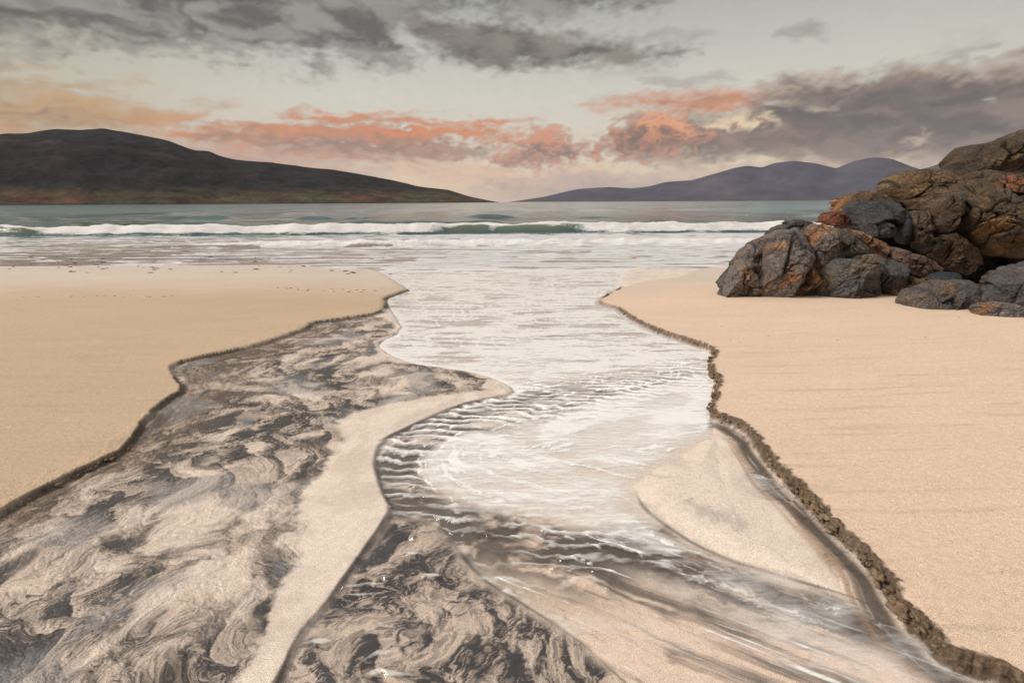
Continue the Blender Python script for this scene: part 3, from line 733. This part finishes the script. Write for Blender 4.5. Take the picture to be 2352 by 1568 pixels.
    # standing ripples across the current
    band = np.array([(1640,838),(1480,880),(1320,905),(1160,930),(1010,975),(915,1040),(905,1110),(960,1170),(1120,1215),(1330,1245)])
    bp = smooth_line(gpoly([tuple(a) for a in band]), 2)
    bd, bs_, bsd = seg_dist(X, Y, bp)
    bm = sm(.62, .12, bd + .25 * r1)
    ph = (Y + .16 * X + .022 * t1 + .10 * r1 + .10 * q2) / .105
    rip = np.sin(2 * math.pi * ph + 2.5 * q1) 
    rip = np.where(rip > 0, rip ** .8, -(-rip) ** 1.3) if False else rip
    cut = sm(-.45, .25, fbm(X * 2.6 + 5, Y * 6, 3, 160) + .12)
    fine_r = fbm(X * 7, Y * 26, 4, 161)
    amp = bm * cut * (1 - .9 * awash) * (1 - .75 * zn['s']) * (1 - .5 * zn['b']) * .0095 + .0006 * (1 - dzone)
    # chevron trains in the dark pool
    tr = 0
    for (px, py, lx, ly, wl_, cv_) in ((885,1475,.045,.24,.060,2.6),(868,1322,.075,.09,.066,1.2),(990,1325,.055,.15,.058,-.8),(735,1480,.07,.06,.07,2),(945,1278,.08,.06,.06,.5),(890,1550,.12,.10,.075,2.2),(815,1350,.12,.06,.062,-1.5)):
        gx_, gy_ = ground(px, py)
        tr = tr + np.exp(-((X - gx_) / lx) ** 2 - ((Y - gy_) / ly) ** 2) * np.sin(2 * math.pi * (Y - gy_ + cv_ * (X - gx_) ** 2 + .014 * t1 + .03 * r1) / wl_) * (1.15 + .9 * t2)
    flow_r = fbm(fs * 1.6, fv * 30 + t1, 4, 162) * .0013 * sm(3.8, 3.2, Y) * (1 - dzone)
    wz = wz + rip * amp + fine_r * (1 - .8 * bm) * (.0014 + .0035 * sm(3, 8, Y)) * (1 - .75 * dzone) + tr * .0075 + flow_r
    far = sm(4.3, 5.6, Y)
    fglare = .14 + .34 * sm(2.6, 3.9, Y) + .20 * far + .30 * zn['s'] + .20 * zn['b'] - .1 * zn['e'] - .12 * zn['f']  # white of foam and of reflected sky glare, put into the diffuse colour
    s3 = fbm(X * 2.2 + q1, Y * 5.5 + r1 * .5, 5, 163); s4 = fbm(X * 1.2, Y * 7, 5, 164)
    s6 = fbm(X * .9 + q1, Y * 9 + r1, 5, 167, .65)
    s5 = fbm(X * .75 + q1 * .6, Y * 3.6 + q2 * .5, 6, 166, .6)
    fglare = fglare + .45 * (s3 * .7 + .3 * s4) - .50 * sm(.02, .42, s5) * sm(4, 6, Y) + .85 * s6 * far
    fglare = fglare + .06 + lower * .55 * sm(.18, .5, fbm(fs * .9 + r1 * .2, fv * 30, 4, 172, .6) + .35 * lng2)  # white glints along the current painted into the colour
    fglare = fglare + bm * .22 * np.clip(rip * cut, -1, 1) * 1.9 * (1 - .7 * zn['s'])  # crests whitened, troughs cleared: ripple highlights put into the colour
    fglare = fglare + .50 * sm(.12, .45, sk) * sm(2.0, 3.2, Y) * (1 - dzone) + .18 * sm(.35, .6, skl) * (1 - dzone)
    fglare = fglare - .3 * dzone + sm(.1, 1.3, tr) * .45 * dzone  # chevron crests whitened in the colour as highlights too
    # bright margins where froth gathers
    fglare = fglare + .5 * np.exp(-((wat - .03) / (.02 + .006 * Y)) ** 2) * sm(3.4, 4.5, Y)
    fglare = fglare - .16 * bm * (1 - zn['s']) * (1 - zn['b']) + zn['k'] * (.42 * sm(.10, .5, fbm(fs * 2.2 + r1, fv * 16 + t1 * .8, 5, 165, .6)))
    fglare = lerp(fglare, .42 + .2 * s3, awash * .75); fglare = lerp(fglare, .12, flat * .8)
    fglare = fglare * lerp(sm(-.02, .07, wat), 1, far * .7)
    fglare = np.clip(fglare, 0.0, .95) * (1 - .93 * dzone * (1 - sm(.2, .8, tr)))
    nt = NT('stream_water'); p = nt.pos()
    gA = nt.noise(nt.mapping(p, (1, 3, 1)), 16, 5, .6)
    nrm = nt.bump(gA, .35, .01)
    mk = nt.attr('foam_glare', True)
    gB = nt.noise(nt.mapping(p, (1, 4.5, 1)), 9, 6, .65)
    mk2 = nt.math('ADD', mk, nt.math('MULTIPLY', nt.math('MULTIPLY', nt.math('SUBTRACT', gB, .5), .9), nt.math('MINIMUM', nt.math('MULTIPLY', mk, 2.0), 1.0)))
    mk2 = nt.n('MapRange', {'Value': mk2, 'From Min': .10, 'From Max': .74}).outputs[0]
    dif = nt.n('BsdfDiffuse', {'Color': (.95, .925, .90, 1), 'Normal': nrm})
    tra = nt.n('BsdfTransparent', {'Color': (.975, .965, .955, 1)})
    m1 = nt.n('MixShader', {0: mk2, 1: tra.outputs[0], 2: dif.outputs[0]})
    bf = nt.n('NewGeometry').outputs['Backfacing']       # light leaving the bed crosses the same thin film
    fr = nt.n('Fresnel', {'IOR': nt.math('MULTIPLY_ADD', bf, 1 / 1.46 - 1.46, 1.46), 'Normal': nrm})
    gl = nt.n('BsdfGlossy', {'Color': (1, 1, 1, 1), 'Roughness': .07, 'Normal': nrm})
    m2 = nt.n('MixShader', {0: fr.outputs[0], 1: m1.outputs[0], 2: gl.outputs[0]})
    nt.surf(m2)
    mask = (wj > -.05 - .004 * Y) & (Y > .8) & (Y < 19) & (np.cos(AA) > .55)
    ob = grid_mesh('stream', X, Y, wz, nt.m, {'foam_glare': fglare}, mask=mask)
    structure(ob)
    return rp, lp
rp, lp = build_beach()

# ------------------------------------------------------------------ CRUMBLED EDGES OF THE BANKS
rng = np.random.RandomState(5)
def blob_unit(nu=8, nv=6):
    V = [(0, 0, 1)]
    for j in range(1, nv):
        a = math.pi * j / nv
        for i in range(nu):
            b = 2 * math.pi * i / nu
            V.append((math.sin(a) * math.cos(b), math.sin(a) * math.sin(b), math.cos(a)))
    V.append((0, 0, -1)); Q = []
    for i in range(nu): Q.append((0, 1 + i, 1 + (i + 1) % nu, 1 + (i + 1) % nu))
    for j in range(nv - 2):
        for i in range(nu):
            a = 1 + j * nu + i; b = 1 + j * nu + (i + 1) % nu
            Q.append((a, a + nu, b + nu, b))
    l = len(V) - 1; s_ = 1 + (nv - 2) * nu
    for i in range(nu): Q.append((s_ + i, l, s_ + (i + 1) % nu, s_ + (i + 1) % nu))
    T = []
    for q in Q:
        T.append((q[0], q[1], q[2]))
        if q[2] != q[3]: T.append((q[0], q[2], q[3]))
    return np.array(V), np.array(T)
BV, BT = blob_unit(7, 5)
def clods(name, line, ymax, step, size, hbank, inward, colour, per=2):
    VV, TT, off = [], [], 0
    seg = np.diff(line, axis=0); L = np.linalg.norm(seg, axis=1); cum = np.concatenate([[0], np.cumsum(L)])
    s_ = 0.0
    while s_ < cum[-1] - .01:
        i = min(np.searchsorted(cum, s_, 'right') - 1, len(seg) - 1)
        p = line[i] + seg[i] * ((s_ - cum[i]) / L[i]); tdir = seg[i] / L[i]; nrm = np.array([-tdir[1], tdir[0]]) * inward
        s_ += step * (.6 + .8 * rng.rand()) * (1 + .05 * p[1])
        if p[1] > ymax or p[1] < .6: continue
        gv = gn(np.array([s_ * 2.1]), np.array([.5]), 7)[0] + .5 * gn(np.array([s_ * 9.]), np.array([2.5]), 9)[0]
        if gv < -.08: continue
        for k in range(per):
            r = size * (.25 + rng.rand() ** 2.4 * 1.3) * (.65 + 1.1 * max(gv, 0))
            o = p - nrm * (rng.rand() * .055 - .012)
            z = float(bedz(o[0], o[1])) + hbank * (.98 - .75 * rng.rand() * (k > 0)) - r * .35
            v = BV * (1 + .35 * rng.randn(len(BV), 1).clip(-1.4, 1.4))
            ang = math.atan2(tdir[1], tdir[0]) + rng.randn() * .3
            v = v * np.array([r * (1 + rng.rand() * .5), r * .8, r * .62])
            ca, sa = math.cos(ang), math.sin(ang)
            v = np.stack([v[:, 0] * ca - v[:, 1] * sa + o[0], v[:, 0] * sa + v[:, 1] * ca + o[1], v[:, 2] + z], -1)
            VV.append(v); TT.append(BT + off); off += len(BV)
    me = raw_mesh(name, np.vstack(VV), np.vstack(TT))
    nt = NT(name); p = nt.pos(); n = nt.noise(p, 60, 5, .65); n2 = nt.noise(p, 11, 3)
    c = nt.mix(nt.ramp(n2, [(.35, 0), (.65, 1)]), (*colour, 1), (colour[0] * .45, colour[1] * .40, colour[2] * .35, 1))
    c = nt.mix(1.0, c, nt.ramp(n, [(.3, .55), (.7, 1.3)]), 'MULTIPLY')
    b = nt.n('BsdfPrincipled', {'Base Color': c, 'Roughness': .85, 'Normal': nt.bump(n, .8, .01)}); nt.surf(b)
    me.materials.append(nt.m)
    o = bpy.data.objects.new(name, me); col.objects.link(o); o['kind'] = 'stuff'
    return o
clods('crumbled_sand', rp, 11.5, .018, .012, .058, 1, (.30, .21, .135), 3)
clods('crumbled_sand', lp, 12.5, .024, .008, .040, -1, (.20, .15, .10), 2)

# ------------------------------------------------------------------ ROCKS
def rock_material():
    nt = NT('weathered_rock'); p = nt.pos()
    n1 = nt.noise(p, 9, 9, .7); n2 = nt.noise(nt.mapping(p, (1, 1, 2.2), (.3, .5, .2)), 30, 8, .68)
    n3 = nt.noise(p, 90, 5, .7)
    v = nt.n('TexVoronoi', {'Scale': 5.5}, feature='DISTANCE_TO_EDGE'); nt.set(v.inputs['Vector'], nt.mapping(nt.math('ADD', 0, 0) if False else p, (1, 1, 1.6), (.2, .4, 0)))
    ck = nt.ramp(v.outputs['Distance'], [(0.0, 0.0), (.035, 1.0)])
    c = nt.mix(1.0, nt.attr('rock_colour'), nt.ramp(n2, [(.30, .22), (.5, 1.0), (.72, 2.3)]), 'MULTIPLY')
    c = nt.mix(1.0, c, nt.ramp(n3, [(.3, .65), (.68, 1.4)]), 'MULTIPLY')
    c = nt.mix(nt.ramp(n3, [(.70, 0), (.76, .75)]), c, (.42, .36, .30, 1))
    h = nt.math('ADD', nt.math('MULTIPLY', n1, .05), nt.math('MULTIPLY', n2, .035)); h = nt.math('ADD', h, nt.math('MULTIPLY', n3, .008))
    h = nt.math('ADD', h, nt.math('MULTIPLY', ck, .012))
    b = nt.n('BsdfPrincipled', {'Base Color': c, 'Roughness': .62, 'Normal': nt.bump(h, 1.0, 1.0)})
    b.inputs['Specular IOR Level'].default_value = .35
    nt.surf(b); return nt.m
ROCKM = rock_material()
GREY = (.175, .147, .135); DGREY = (.080, .070, .067); ORG = (.34, .170, .085); BRN = (.150, .090, .048); BLK = (.022, .024, .028); RED = (.24, .085, .048)
TAN = (.19, .145, .095); OLV = (.22, .175, .09); BLU = (.038, .045, .058); YEL = (.30, .19, .06)
def c1(cx, cy): return ((1700 + cx / 2.94) * .9408, (300 + cy / 2.94) * .9408)
def rock(label, pts, y, thick, base, second, amt=.4, seed=1, facet=.5, cell=.35, na=None, nr=None, smooth=0, rough=1.0, dark=None, box=2.9, cuts=7):
    P = np.array(pts, float)
    if smooth:
        Q = np.roll(P, -1, 0); R_ = np.empty((2 * len(P), 2)); R_[0::2] = P * .84 + Q * .16; R_[1::2] = P * .16 + Q * .84; P = R_
    P = P.mean(0) + (P - P.mean(0)) * 1.0
    W = np.array([at(*c1(a, b), y) for a, b in P])[:, [0, 2]]
    area = 0.5 * abs(np.dot(W[:, 0], np.roll(W[:, 1], -1)) - np.dot(W[:, 1], np.roll(W[:, 0], -1)))
    c = W.mean(0)
    # centre of area
    x_, z_ = W[:, 0], W[:, 1]; xn, zn = np.roll(x_, -1), np.roll(z_, -1); cr = x_ * zn - xn * z_
    A = cr.sum() / 2; c = np.array([((x_ + xn) * cr).sum(), ((z_ + zn) * cr).sum()]) / (6 * A)
    size = math.sqrt(area)
    na = na or int(np.clip(150 * size + 60, 60, 240)); nr = nr or int(np.clip(na * .45, 26, 100))
    # resample the outline evenly
    Wc = np.vstack([W, W[:1]]); L = np.concatenate([[0], np.cumsum(np.linalg.norm(np.diff(Wc, axis=0), axis=1))])
    if A < 0: pass
    s_ = np.linspace(0, L[-1], na + 1)[:-1]
    ox = np.interp(s_, L, Wc[:, 0]) - c[0]; oz = np.interp(s_, L, Wc[:, 1]) - c[1]
    ph = np.concatenate([np.linspace(0, math.pi / 2, int(nr * .72)), np.linspace(math.pi / 2, math.pi, int(nr * .28) + 1)[1:]])
    PH, OX = np.meshgrid(ph, ox, indexing='ij'); _, OZ = np.meshgrid(ph, oz, indexing='ij')
    rho = np.sin(PH); dep = -np.cos(PH)
    rl = rho ** (2 / box) ; dp = np.sign(dep) * np.abs(dep) ** (2 / box)
    T = thick
    x = c[0] + OX * rl; z = c[1] + OZ * rl; yy = y + dp * T
    rg = np.random.RandomState(seed * 7 + 1)
    if cuts:
        hx, hz = ox, oz
        for _ in range(cuts):
            lx, lz = rg.randn() * .75, rg.randn() * .6 + .25
            nv_ = np.array([lx, -rg.uniform(.5, 1.2), lz]); nv_ /= np.linalg.norm(nv_)
            rim_s = (ox * nv_[0] + oz * nv_[2]).max()
            px_, py_, pz_ = x - c[0], yy - y, z - c[1]
            dt_ = px_ * nv_[0] + py_ * nv_[1] + pz_ * nv_[2]
            mx = dt_.max(); hcut = max(rim_s * .78, mx * rg.uniform(.48, .74)) if mx > rim_s * .9 else mx
            ex = np.maximum(dt_ - hcut, 0) * .93
            x = x - ex * nv_[0]; yy = yy - ex * nv_[1]; z = z - ex * nv_[2]
    nx = OX * rho; nz = OZ * rho; ny = dep * T; nn = np.sqrt(nx**2 + nz**2 + ny**2) + 1e-6
    nx, ny, nz = nx / nn, ny / nn, nz / nn
    # bedding runs obliquely down to the right
    u = (x * .85 + z * .5) ; v = (-x * .5 + z * .85); w_ = fbm(x * 2 + seed, z * 2, 3, seed) * .25
    fx_, fy_, edge, cid = vor((u + w_) / cell, (v + w_) / (cell * .8) + yy * .6 / cell, seed)
    fx2, fy2, edge2, cid2 = vor((u + w_) / (cell * .38) + 3, (v - w_) / (cell * .3) + yy / cell, seed + 5)
    fx3, fy3, edge3, cid3 = vor((u + w_ * .5) / (cell * .13), (v * 1.5 - w_) / (cell * .13) + yy * 3 / cell, seed + 15)
    rim = 1 - rho ** 10 * .6
    disp = facet * ((cid - .5) * .30 + (fx_ * (cid * 2 - 1) + fy_ * .7 * np.sin(cid * 40)) * .34) * cell * 1.1
    disp = disp + facet * ((cid2 - .5) * .25 + fx2 * np.sin(cid2 * 50) * .4) * cell * .35
    crack = np.exp(-(edge / .055) ** 2); crack2 = np.exp(-(edge2 / .07) ** 2)
    disp = disp + facet * ((cid3 - .5) * .5 + fx3 * np.sin(cid3 * 30) * .8) * cell * .12
    disp = disp - (crack * .11 + crack2 * .03) * facet * min(1, size)
    rn = fbm(u * 3.5 + yy * 2, v * 6 + yy * 2, 6, seed + 3, .58)
    rid = 1 - np.abs(fbm(u * 2.2, v * 5 + yy * 3, 5, seed + 4)) * 2
    disp = disp + rn * .045 * rough * min(1, size * 1.2) + (rid - .5) * .035 * rough * min(1, size)
    disp = disp * rim
    x = x + nx * disp; yy = yy + ny * disp * 1.15; z = z + nz * disp
    # colour: crust in patches
    cn = fbm(u * 1.6 + seed * 3, v * 2.2 + yy, 5, seed + 8)
    cn2 = fbm(u * 6, v * 9 + yy * 4, 4, seed + 9)
    C = np.broadcast_to(np.array(base), x.shape + (3,)).copy()
    C = mixc(C, np.array(second), sm(.30 - amt * .6, .62 - amt * .6, cn + cn2 * .35))
    C = mixc(C, np.array(YEL), sm(.30, .5, fbm(u * 3, v * 3 + 9, 4, seed + 12)) * .25 * min(1, amt * 2))
    C = C * (1 + .45 * cn2[..., None]) 
    C = mixc(C, np.array(dark or DGREY), sm(.15, .5, fbm(u * 2.3 + 4, v * 3, 4, seed + 13)) * .6)
    C = mixc(C, np.array([.018, .015, .013]), np.clip(crack * 1.0 + crack2 * .5, 0, .95) * min(1, facet * 1.6))
    ob = grid_mesh('rock', np.hstack([x, x[:, :1]]), np.hstack([yy, yy[:, :1]]), np.hstack([z, z[:, :1]]), ROCKM,
                   {'rock_colour': np.clip(np.concatenate([C, C[:, :1]], 1), .008, .6)})
    tag(ob, label, 'rock', 'rocks of the outcrop on the right of the beach')
    return ob

rock('grey and rust seaward slab at the left tip, left of the long open crack', [(195,1300),(215,1220),(250,1150),(300,1035),(360,900),(430,855),(500,828),(492,880),(474,980),(456,1120),(447,1300),(320,1310)], 9.3, .55, GREY, ORG, .42, 2, .5, .5, box=3.0)
rock('broad smooth grey slab between the two long open cracks', [(497,845),(560,800),(640,775),(760,766),(822,768),(818,850),(788,868),(835,960),(858,1000),(775,1160),(720,1240),(700,1300),(520,1310),(450,1310),(460,1120),(480,980)], 9.2, .60, GREY, ORG, .22, 3, .38, .7, rough=.8, box=3.6)
rock('hump of grey rock with an orange face, right of the second long crack', [(822,765),(870,725),(950,733),(1020,790),(1060,850),(1055,915),(1000,965),(940,1012),(880,1060),(860,1120),(850,1010),(830,960),(792,870),(820,850)], 9.35, .50, GREY, ORG, .55, 4, .5, .5)
rock('orange stained wedge standing on the sand between grey slab and rounded boulder', [(775,1160),(800,1080),(858,1000),(880,1065),(866,1130),(800,1170),(730,1240),(650,1300),(640,1230),(700,1190)], 9.2, .40, ORG, GREY, .3, 5, .4, .4)
rock('low rough black foot of rock between orange wedge and rounded boulder', [(700,1300),(730,1230),(800,1165),(862,1120),(890,1070),(900,1180),(888,1300)], 9.25, .35, DGREY, BRN, .3, 6, .6, .25)
rock('thin olive grey slab leaning behind the left tip of the outcrop', [(160,1172),(195,1130),(285,1035),(275,1000),(330,955),(350,905),(420,862),(440,900),(330,1060),(250,1200),(215,1230),(190,1205)], 9.75, .35, (.105,.098,.078), GREY, .3, 7, .4, .5)
rock('small pointed black stone on the sand at the left tip', [(172,1245),(200,1222),(225,1215),(225,1262),(190,1262)], 9.7, .12, BLK, DGREY, .2, 8, .3, .2)
rock('small dark rock forming the left part of the jagged crest', [(515,812),(535,780),(565,758),(640,728),(690,748),(702,775),(620,795),(560,815)], 9.75, .3, (.095,.082,.068), GREY, .3, 9, .6, .22)
rock('cluster of dark knobs on top of the jagged crest', [(650,720),(690,704),(715,706),(735,694),(765,690),(800,705),(845,722),(810,760),(740,775),(690,762)], 9.85, .3, (.095,.082,.068), DGREY, .3, 10, .9, .16)
rock('rounded coarse grey boulder at the foot of the outcrop', [(888,1290),(890,1150),(912,1080),(960,1012),(1030,975),(1110,968),(1150,995),(1280,1020),(1310,1100),(1310,1180),(1340,1290),(1150,1295),(1000,1300)], 9.0, .60, (.115,.102,.098), TAN, .3, 11, .35, .5, rough=1.5, box=2.8)
rock('dark lumpy boulder beside the rounded coarse boulder, bulging to the right', [(1285,1030),(1340,985),(1450,985),(1520,1040),(1548,1110),(1535,1165),(1460,1192),(1400,1205),(1330,1215),(1300,1150),(1288,1090)], 9.1, .50, DGREY, GREY, .4, 12, .5, .4, rough=1.4)
rock('flat tan topped slab lying across the rounded coarse boulder', [(1105,985),(1150,950),(1240,938),(1310,955),(1350,985),(1300,1010),(1200,1000),(1130,1000)], 9.3, .45, GREY, TAN, .55, 13, .4, .4)
rock('rubbly ledge above the tan topped slab', [(960,760),(1040,748),(1090,770),(1150,850),(1260,930),(1200,960),(1120,975),(1030,990),(960,1015),(1040,940),(1060,870)], 9.6, .35, (.10,.085,.072), TAN, .4, 14, 1.0, .2)
rock('knobbly red brown rock beside the sea at the shoulder of the outcrop', [(903,722),(905,690),(925,655),(945,636),(975,640),(1020,652),(1110,662),(1125,712),(1080,750),(1000,745),(950,735)], 10.2, .35, RED, BRN, .45, 15, .8, .2)
rock('beak shaped rock with an orange top pointing out to sea', [(1004,568),(1050,545),(1140,502),(1200,488),(1265,478),(1330,490),(1385,520),(1420,570),(1380,640),(1250,650),(1130,660),(1060,650),(1035,635),(1030,600)], 10.9, .60, BRN, ORG, .45, 16, .6, .4, dark=BLK)
rock('smooth dark grey boulder tucked under the beak shaped rock', [(1118,600),(1165,566),(1280,556),(1400,570),(1500,620),(1530,690),(1455,745),(1345,722),(1240,692),(1150,668),(1118,650)], 10.3, .55, (.060,.064,.066), BLU, .3, 17, .22, .9, rough=.55)
rock('black wedge shaped rock below the smooth dark boulder', [(1085,700),(1130,650),(1250,690),(1400,748),(1460,765),(1390,805),(1285,822),(1180,795),(1110,745)], 10.05, .45, (.055,.052,.055), DGREY, .3, 18, .4, .5)
rock('long rust and yellow slab slanting down from the shoulder', [(1085,760),(1160,772),(1210,800),(1350,860),(1395,905),(1410,985),(1340,962),(1240,905),(1180,850),(1110,805)], 9.75, .35, ORG, GREY, .35, 19, .5, .28)
rock('reddish slab slanting on down to the dark hollow', [(1385,888),(1470,903),(1600,958),(1720,1008),(1805,1050),(1785,1105),(1650,1112),(1540,1062),(1445,988),(1395,975)], 9.6, .40, (.17,.10,.07), GREY, .45, 20, .8, .25)
rock('big ochre brown boulder on the skyline of the outcrop', [(1372,480),(1395,430),(1440,395),(1500,358),(1620,334),(1740,325),(1840,340),(1905,388),(2020,425),(2000,500),(1880,540),(1760,570),(1640,590),(1560,585),(1480,585),(1420,552),(1385,515)], 10.9, .80, (.155,.095,.048), (.20,.125,.06), .5, 21, .55, .6, box=3.0)
rock('blocky brown and black face under the ochre skyline boulder', [(1530,560),(1680,530),(1760,520),(1800,560),(1740,610),(1690,660),(1600,655),(1550,620)], 10.45, .40, BRN, BLK, .45, 22, .7, .28)
rock('blue black upright pillar in the middle of the outcrop', [(1462,740),(1490,655),(1530,615),(1548,700),(1532,800),(1545,885),(1500,875),(1470,830)], 10.0, .30, BLU, BLK, .3, 23, .4, .4)
rock('knobbly tan pillar beside the blue black pillar', [(1540,640),(1620,630),(1700,645),(1708,760),(1698,860),(1620,895),(1560,860),(1543,760)], 9.95, .32, (.14,.095,.065), BLU, .35, 24, 1.0, .16)
rock('square faced block with a blue black upper half', [(1690,610),(1755,518),(1885,503),(1895,600),(1885,700),(1845,795),(1760,805),(1705,765)], 9.9, .42, (.115,.078,.052), BLU, .50, 25, .6, .35, box=4.0)
rock('huge ochre boulder on the right of the outcrop', [(1880,530),(1960,460),(2050,420),(2150,413),(2225,450),(2290,540),(2380,700),(2420,900),(2300,975),(2180,950),(2080,880),(1980,835),(1915,765),(1885,650)], 9.9, .85, (.100,.068,.040), (.21,.120,.050), .36, 26, .8, .42, box=3.4)
rock('jumble of brown rock below the square faced block', [(1600,825),(1700,830),(1850,790),(1960,850),(2060,900),(2080,1000),(1985,1060),(1900,1085),(1780,1025),(1700,985),(1640,930)], 9.85, .42, (.085,.060,.038), BRN, .4, 27, 1.0, .2, dark=BLK)
rock('dark rock at the back of the hollow', [(1650,540),(1800,600),(2100,700),(2420,700),(2700,720),(2700,1240),(2350,1260),(2000,1250),(1800,1200),(1500,1160),(1250,1050),(1020,860),(985,770),(1010,715),(1130,655),(1260,600),(1400,560),(1500,540)], 11.2, .55, BLK, DGREY, .2, 28, .5, .7)
rock('highest boulder of the outcrop, dark brown against the clouds', [(1885,345),(1925,275),(1975,218),(2050,158),(2130,138),(2220,140),(2290,112),(2352,80),(2500,30),(2700,40),(2750,340),(2500,380),(2352,365),(2260,358),(2200,345),(2050,365),(1960,388),(1885,368)], 11.9, 1.0, (.075,.052,.034), BRN, .4, 29, .7, .5, dark=BLK, box=3.0)
rock('rust topped slab wedged between the highest boulder and the huge ochre one', [(1925,395),(1990,345),(2060,352),(2140,338),(2240,355),(2352,372),(2600,380),(2650,700),(2420,720),(2330,620),(2250,490),(2170,425),(2060,420),(2000,440)], 11.0, .60, (.10,.062,.036), (.27,.11,.05), .38, 30, .6, .4, dark=BLK)
rock('dark shaded rock beyond the right edge of the huge boulder', [(2330,560),(2500,500),(2800,520),(2850,1200),(2500,1260),(2380,1000)], 10.2, .7, (.06,.05,.04), BRN, .3, 31, .6, .6)
rock('smooth blue black stone half hidden behind the foreground boulder', [(1695,1130),(1755,1088),(1830,1073),(1893,1088),(1935,1150),(1900,1200),(1760,1210),(1735,1180)], 8.9, .35, BLU, (.05,.05,.055), .3, 32, .12, .9, rough=.3)
rock('rough tan rock where the sand meets the foot of the outcrop', [(1390,1190),(1500,1160),(1540,1100),(1600,1125),(1700,1130),(1745,1180),(1720,1260),(1600,1275),(1480,1260),(1400,1255)], 9.0, .40, TAN, DGREY, .45, 33, 1.0, .2)
rock('large foreground boulder with grey flank and brown top', [(1538,1440),(1548,1310),(1575,1255),(1610,1220),(1700,1180),(1760,1152),(1900,1147),(2050,1145),(2088,1180),(2082,1225),(2045,1285),(2010,1350),(1960,1440),(1800,1450),(1650,1450)], 7.75, .55, (.125,.105,.095), (.19,.125,.075), .42, 34, .35, .6, rough=1.3, box=3.2)
rock('small olive lump leaning on the left end of the large foreground boulder', [(1540,1350),(1543,1260),(1560,1228),(1600,1213),(1645,1222),(1600,1265),(1575,1340),(1560,1380)], 7.95, .25, OLV, TAN, .3, 35, .4, .3)
rock('small pale brown stone perched above the foreground boulders', [(2084,1150),(2110,1110),(2175,1066),(2240,1068),(2268,1095),(2235,1150),(2160,1178),(2110,1175)], 8.2, .22, (.15,.11,.07), DGREY, .4, 36, .5, .25)
rock('little rounded cobble under the perched stone', [(2093,1195),(2120,1170),(2160,1172),(2190,1195),(2150,1220),(2105,1220)], 8.1, .14, TAN, GREY, .3, 37, .3, .2)
rock('sloping grey boulder at the right edge behind the low front rock', [(2030,1330),(2045,1270),(2140,1190),(2230,1140),(2352,1055),(2500,1000),(2650,1050),(2650,1330),(2400,1340),(2300,1330),(2120,1370)], 7.65, .50, (.10,.090,.085), GREY, .4, 38, .35, .6, rough=1.3, box=3.0)
rock('low grey and rust rock on the sand at the right edge of the picture', [(2010,1450),(2060,1345),(2130,1310),(2230,1288),(2300,1300),(2360,1350),(2500,1380),(2600,1560),(2352,1540),(2280,1525),(2200,1490),(2100,1470)], 7.0, .45, GREY, (.24,.13,.065), .38, 39, .5, .4, rough=1.3)
rock('dark stone wedged in the gap right of the large foreground boulder', [(1990,1400),(2010,1330),(2050,1290),(2100,1330),(2080,1420)], 7.75, .2, BLK, DGREY, .3, 40, .5, .3)

# ------------------------------------------------------------------ SCRAPS OF WEED AND SHELL ON THE SAND
def scraps():
    VV, TT, off = [], [], 0
    spots = []
    for a in np.linspace(60, 400, 26): spots.append((a + rng.randn() * 8, 687 + rng.randn() * 1.2, .05, .0))
    for a in np.linspace(620, 880, 22): spots.append((a + rng.randn() * 8, 669 + rng.randn() * 2.5, .07, .0))
    for _ in range(60): spots.append((rng.uniform(0, 900), rng.uniform(596, 628), .16, 0))
    for _ in range(26): spots.append((rng.uniform(1420, 2340), rng.uniform(690, 800), .028, 1))
    for _ in range(40): spots.append((rng.uniform(0, 380), rng.uniform(700, 1000), .012, 0))
    for _ in range(50): spots.append((rng.uniform(1750, 2340), rng.uniform(780, 1400), .008, 1))
    dg = bpy.context.evaluated_depsgraph_get(); bo = bpy.data.objects['beach'].evaluated_get(dg)
    for px, py, L, k in spots:
        gx, gy = ground(px, py, .05)
        ok, loc, _, _ = bo.ray_cast(Vector((gx, gy, 5)), Vector((0, 0, -1)))
        if not ok: continue
        L = L * rng.uniform(.4, 1.2); an = rng.randn() * .35
        v = BV * (1 + .25 * rng.randn(len(BV), 1)) * np.array([L * .5, L * .14, L * .09])
        ca, sa = math.cos(an), math.sin(an)
        v = np.stack([v[:, 0] * ca - v[:, 1] * sa + gx, v[:, 0] * sa + v[:, 1] * ca + gy, v[:, 2] + max(loc.z, SEA if gy > 13 else -9) + L * .03], -1)
        VV.append(v); TT.append(BT + off); off += len(BV)
    me = raw_mesh('seaweed_scraps', np.vstack(VV), np.vstack(TT))
    nt = NT('dry_weed'); b = nt.n('BsdfPrincipled', {'Base Color': (.06, .042, .03, 1), 'Roughness': .8}); nt.surf(b)
    me.materials.append(nt.m); o = bpy.data.objects.new('seaweed_scraps', me); col.objects.link(o); o['kind'] = 'stuff'
scraps()
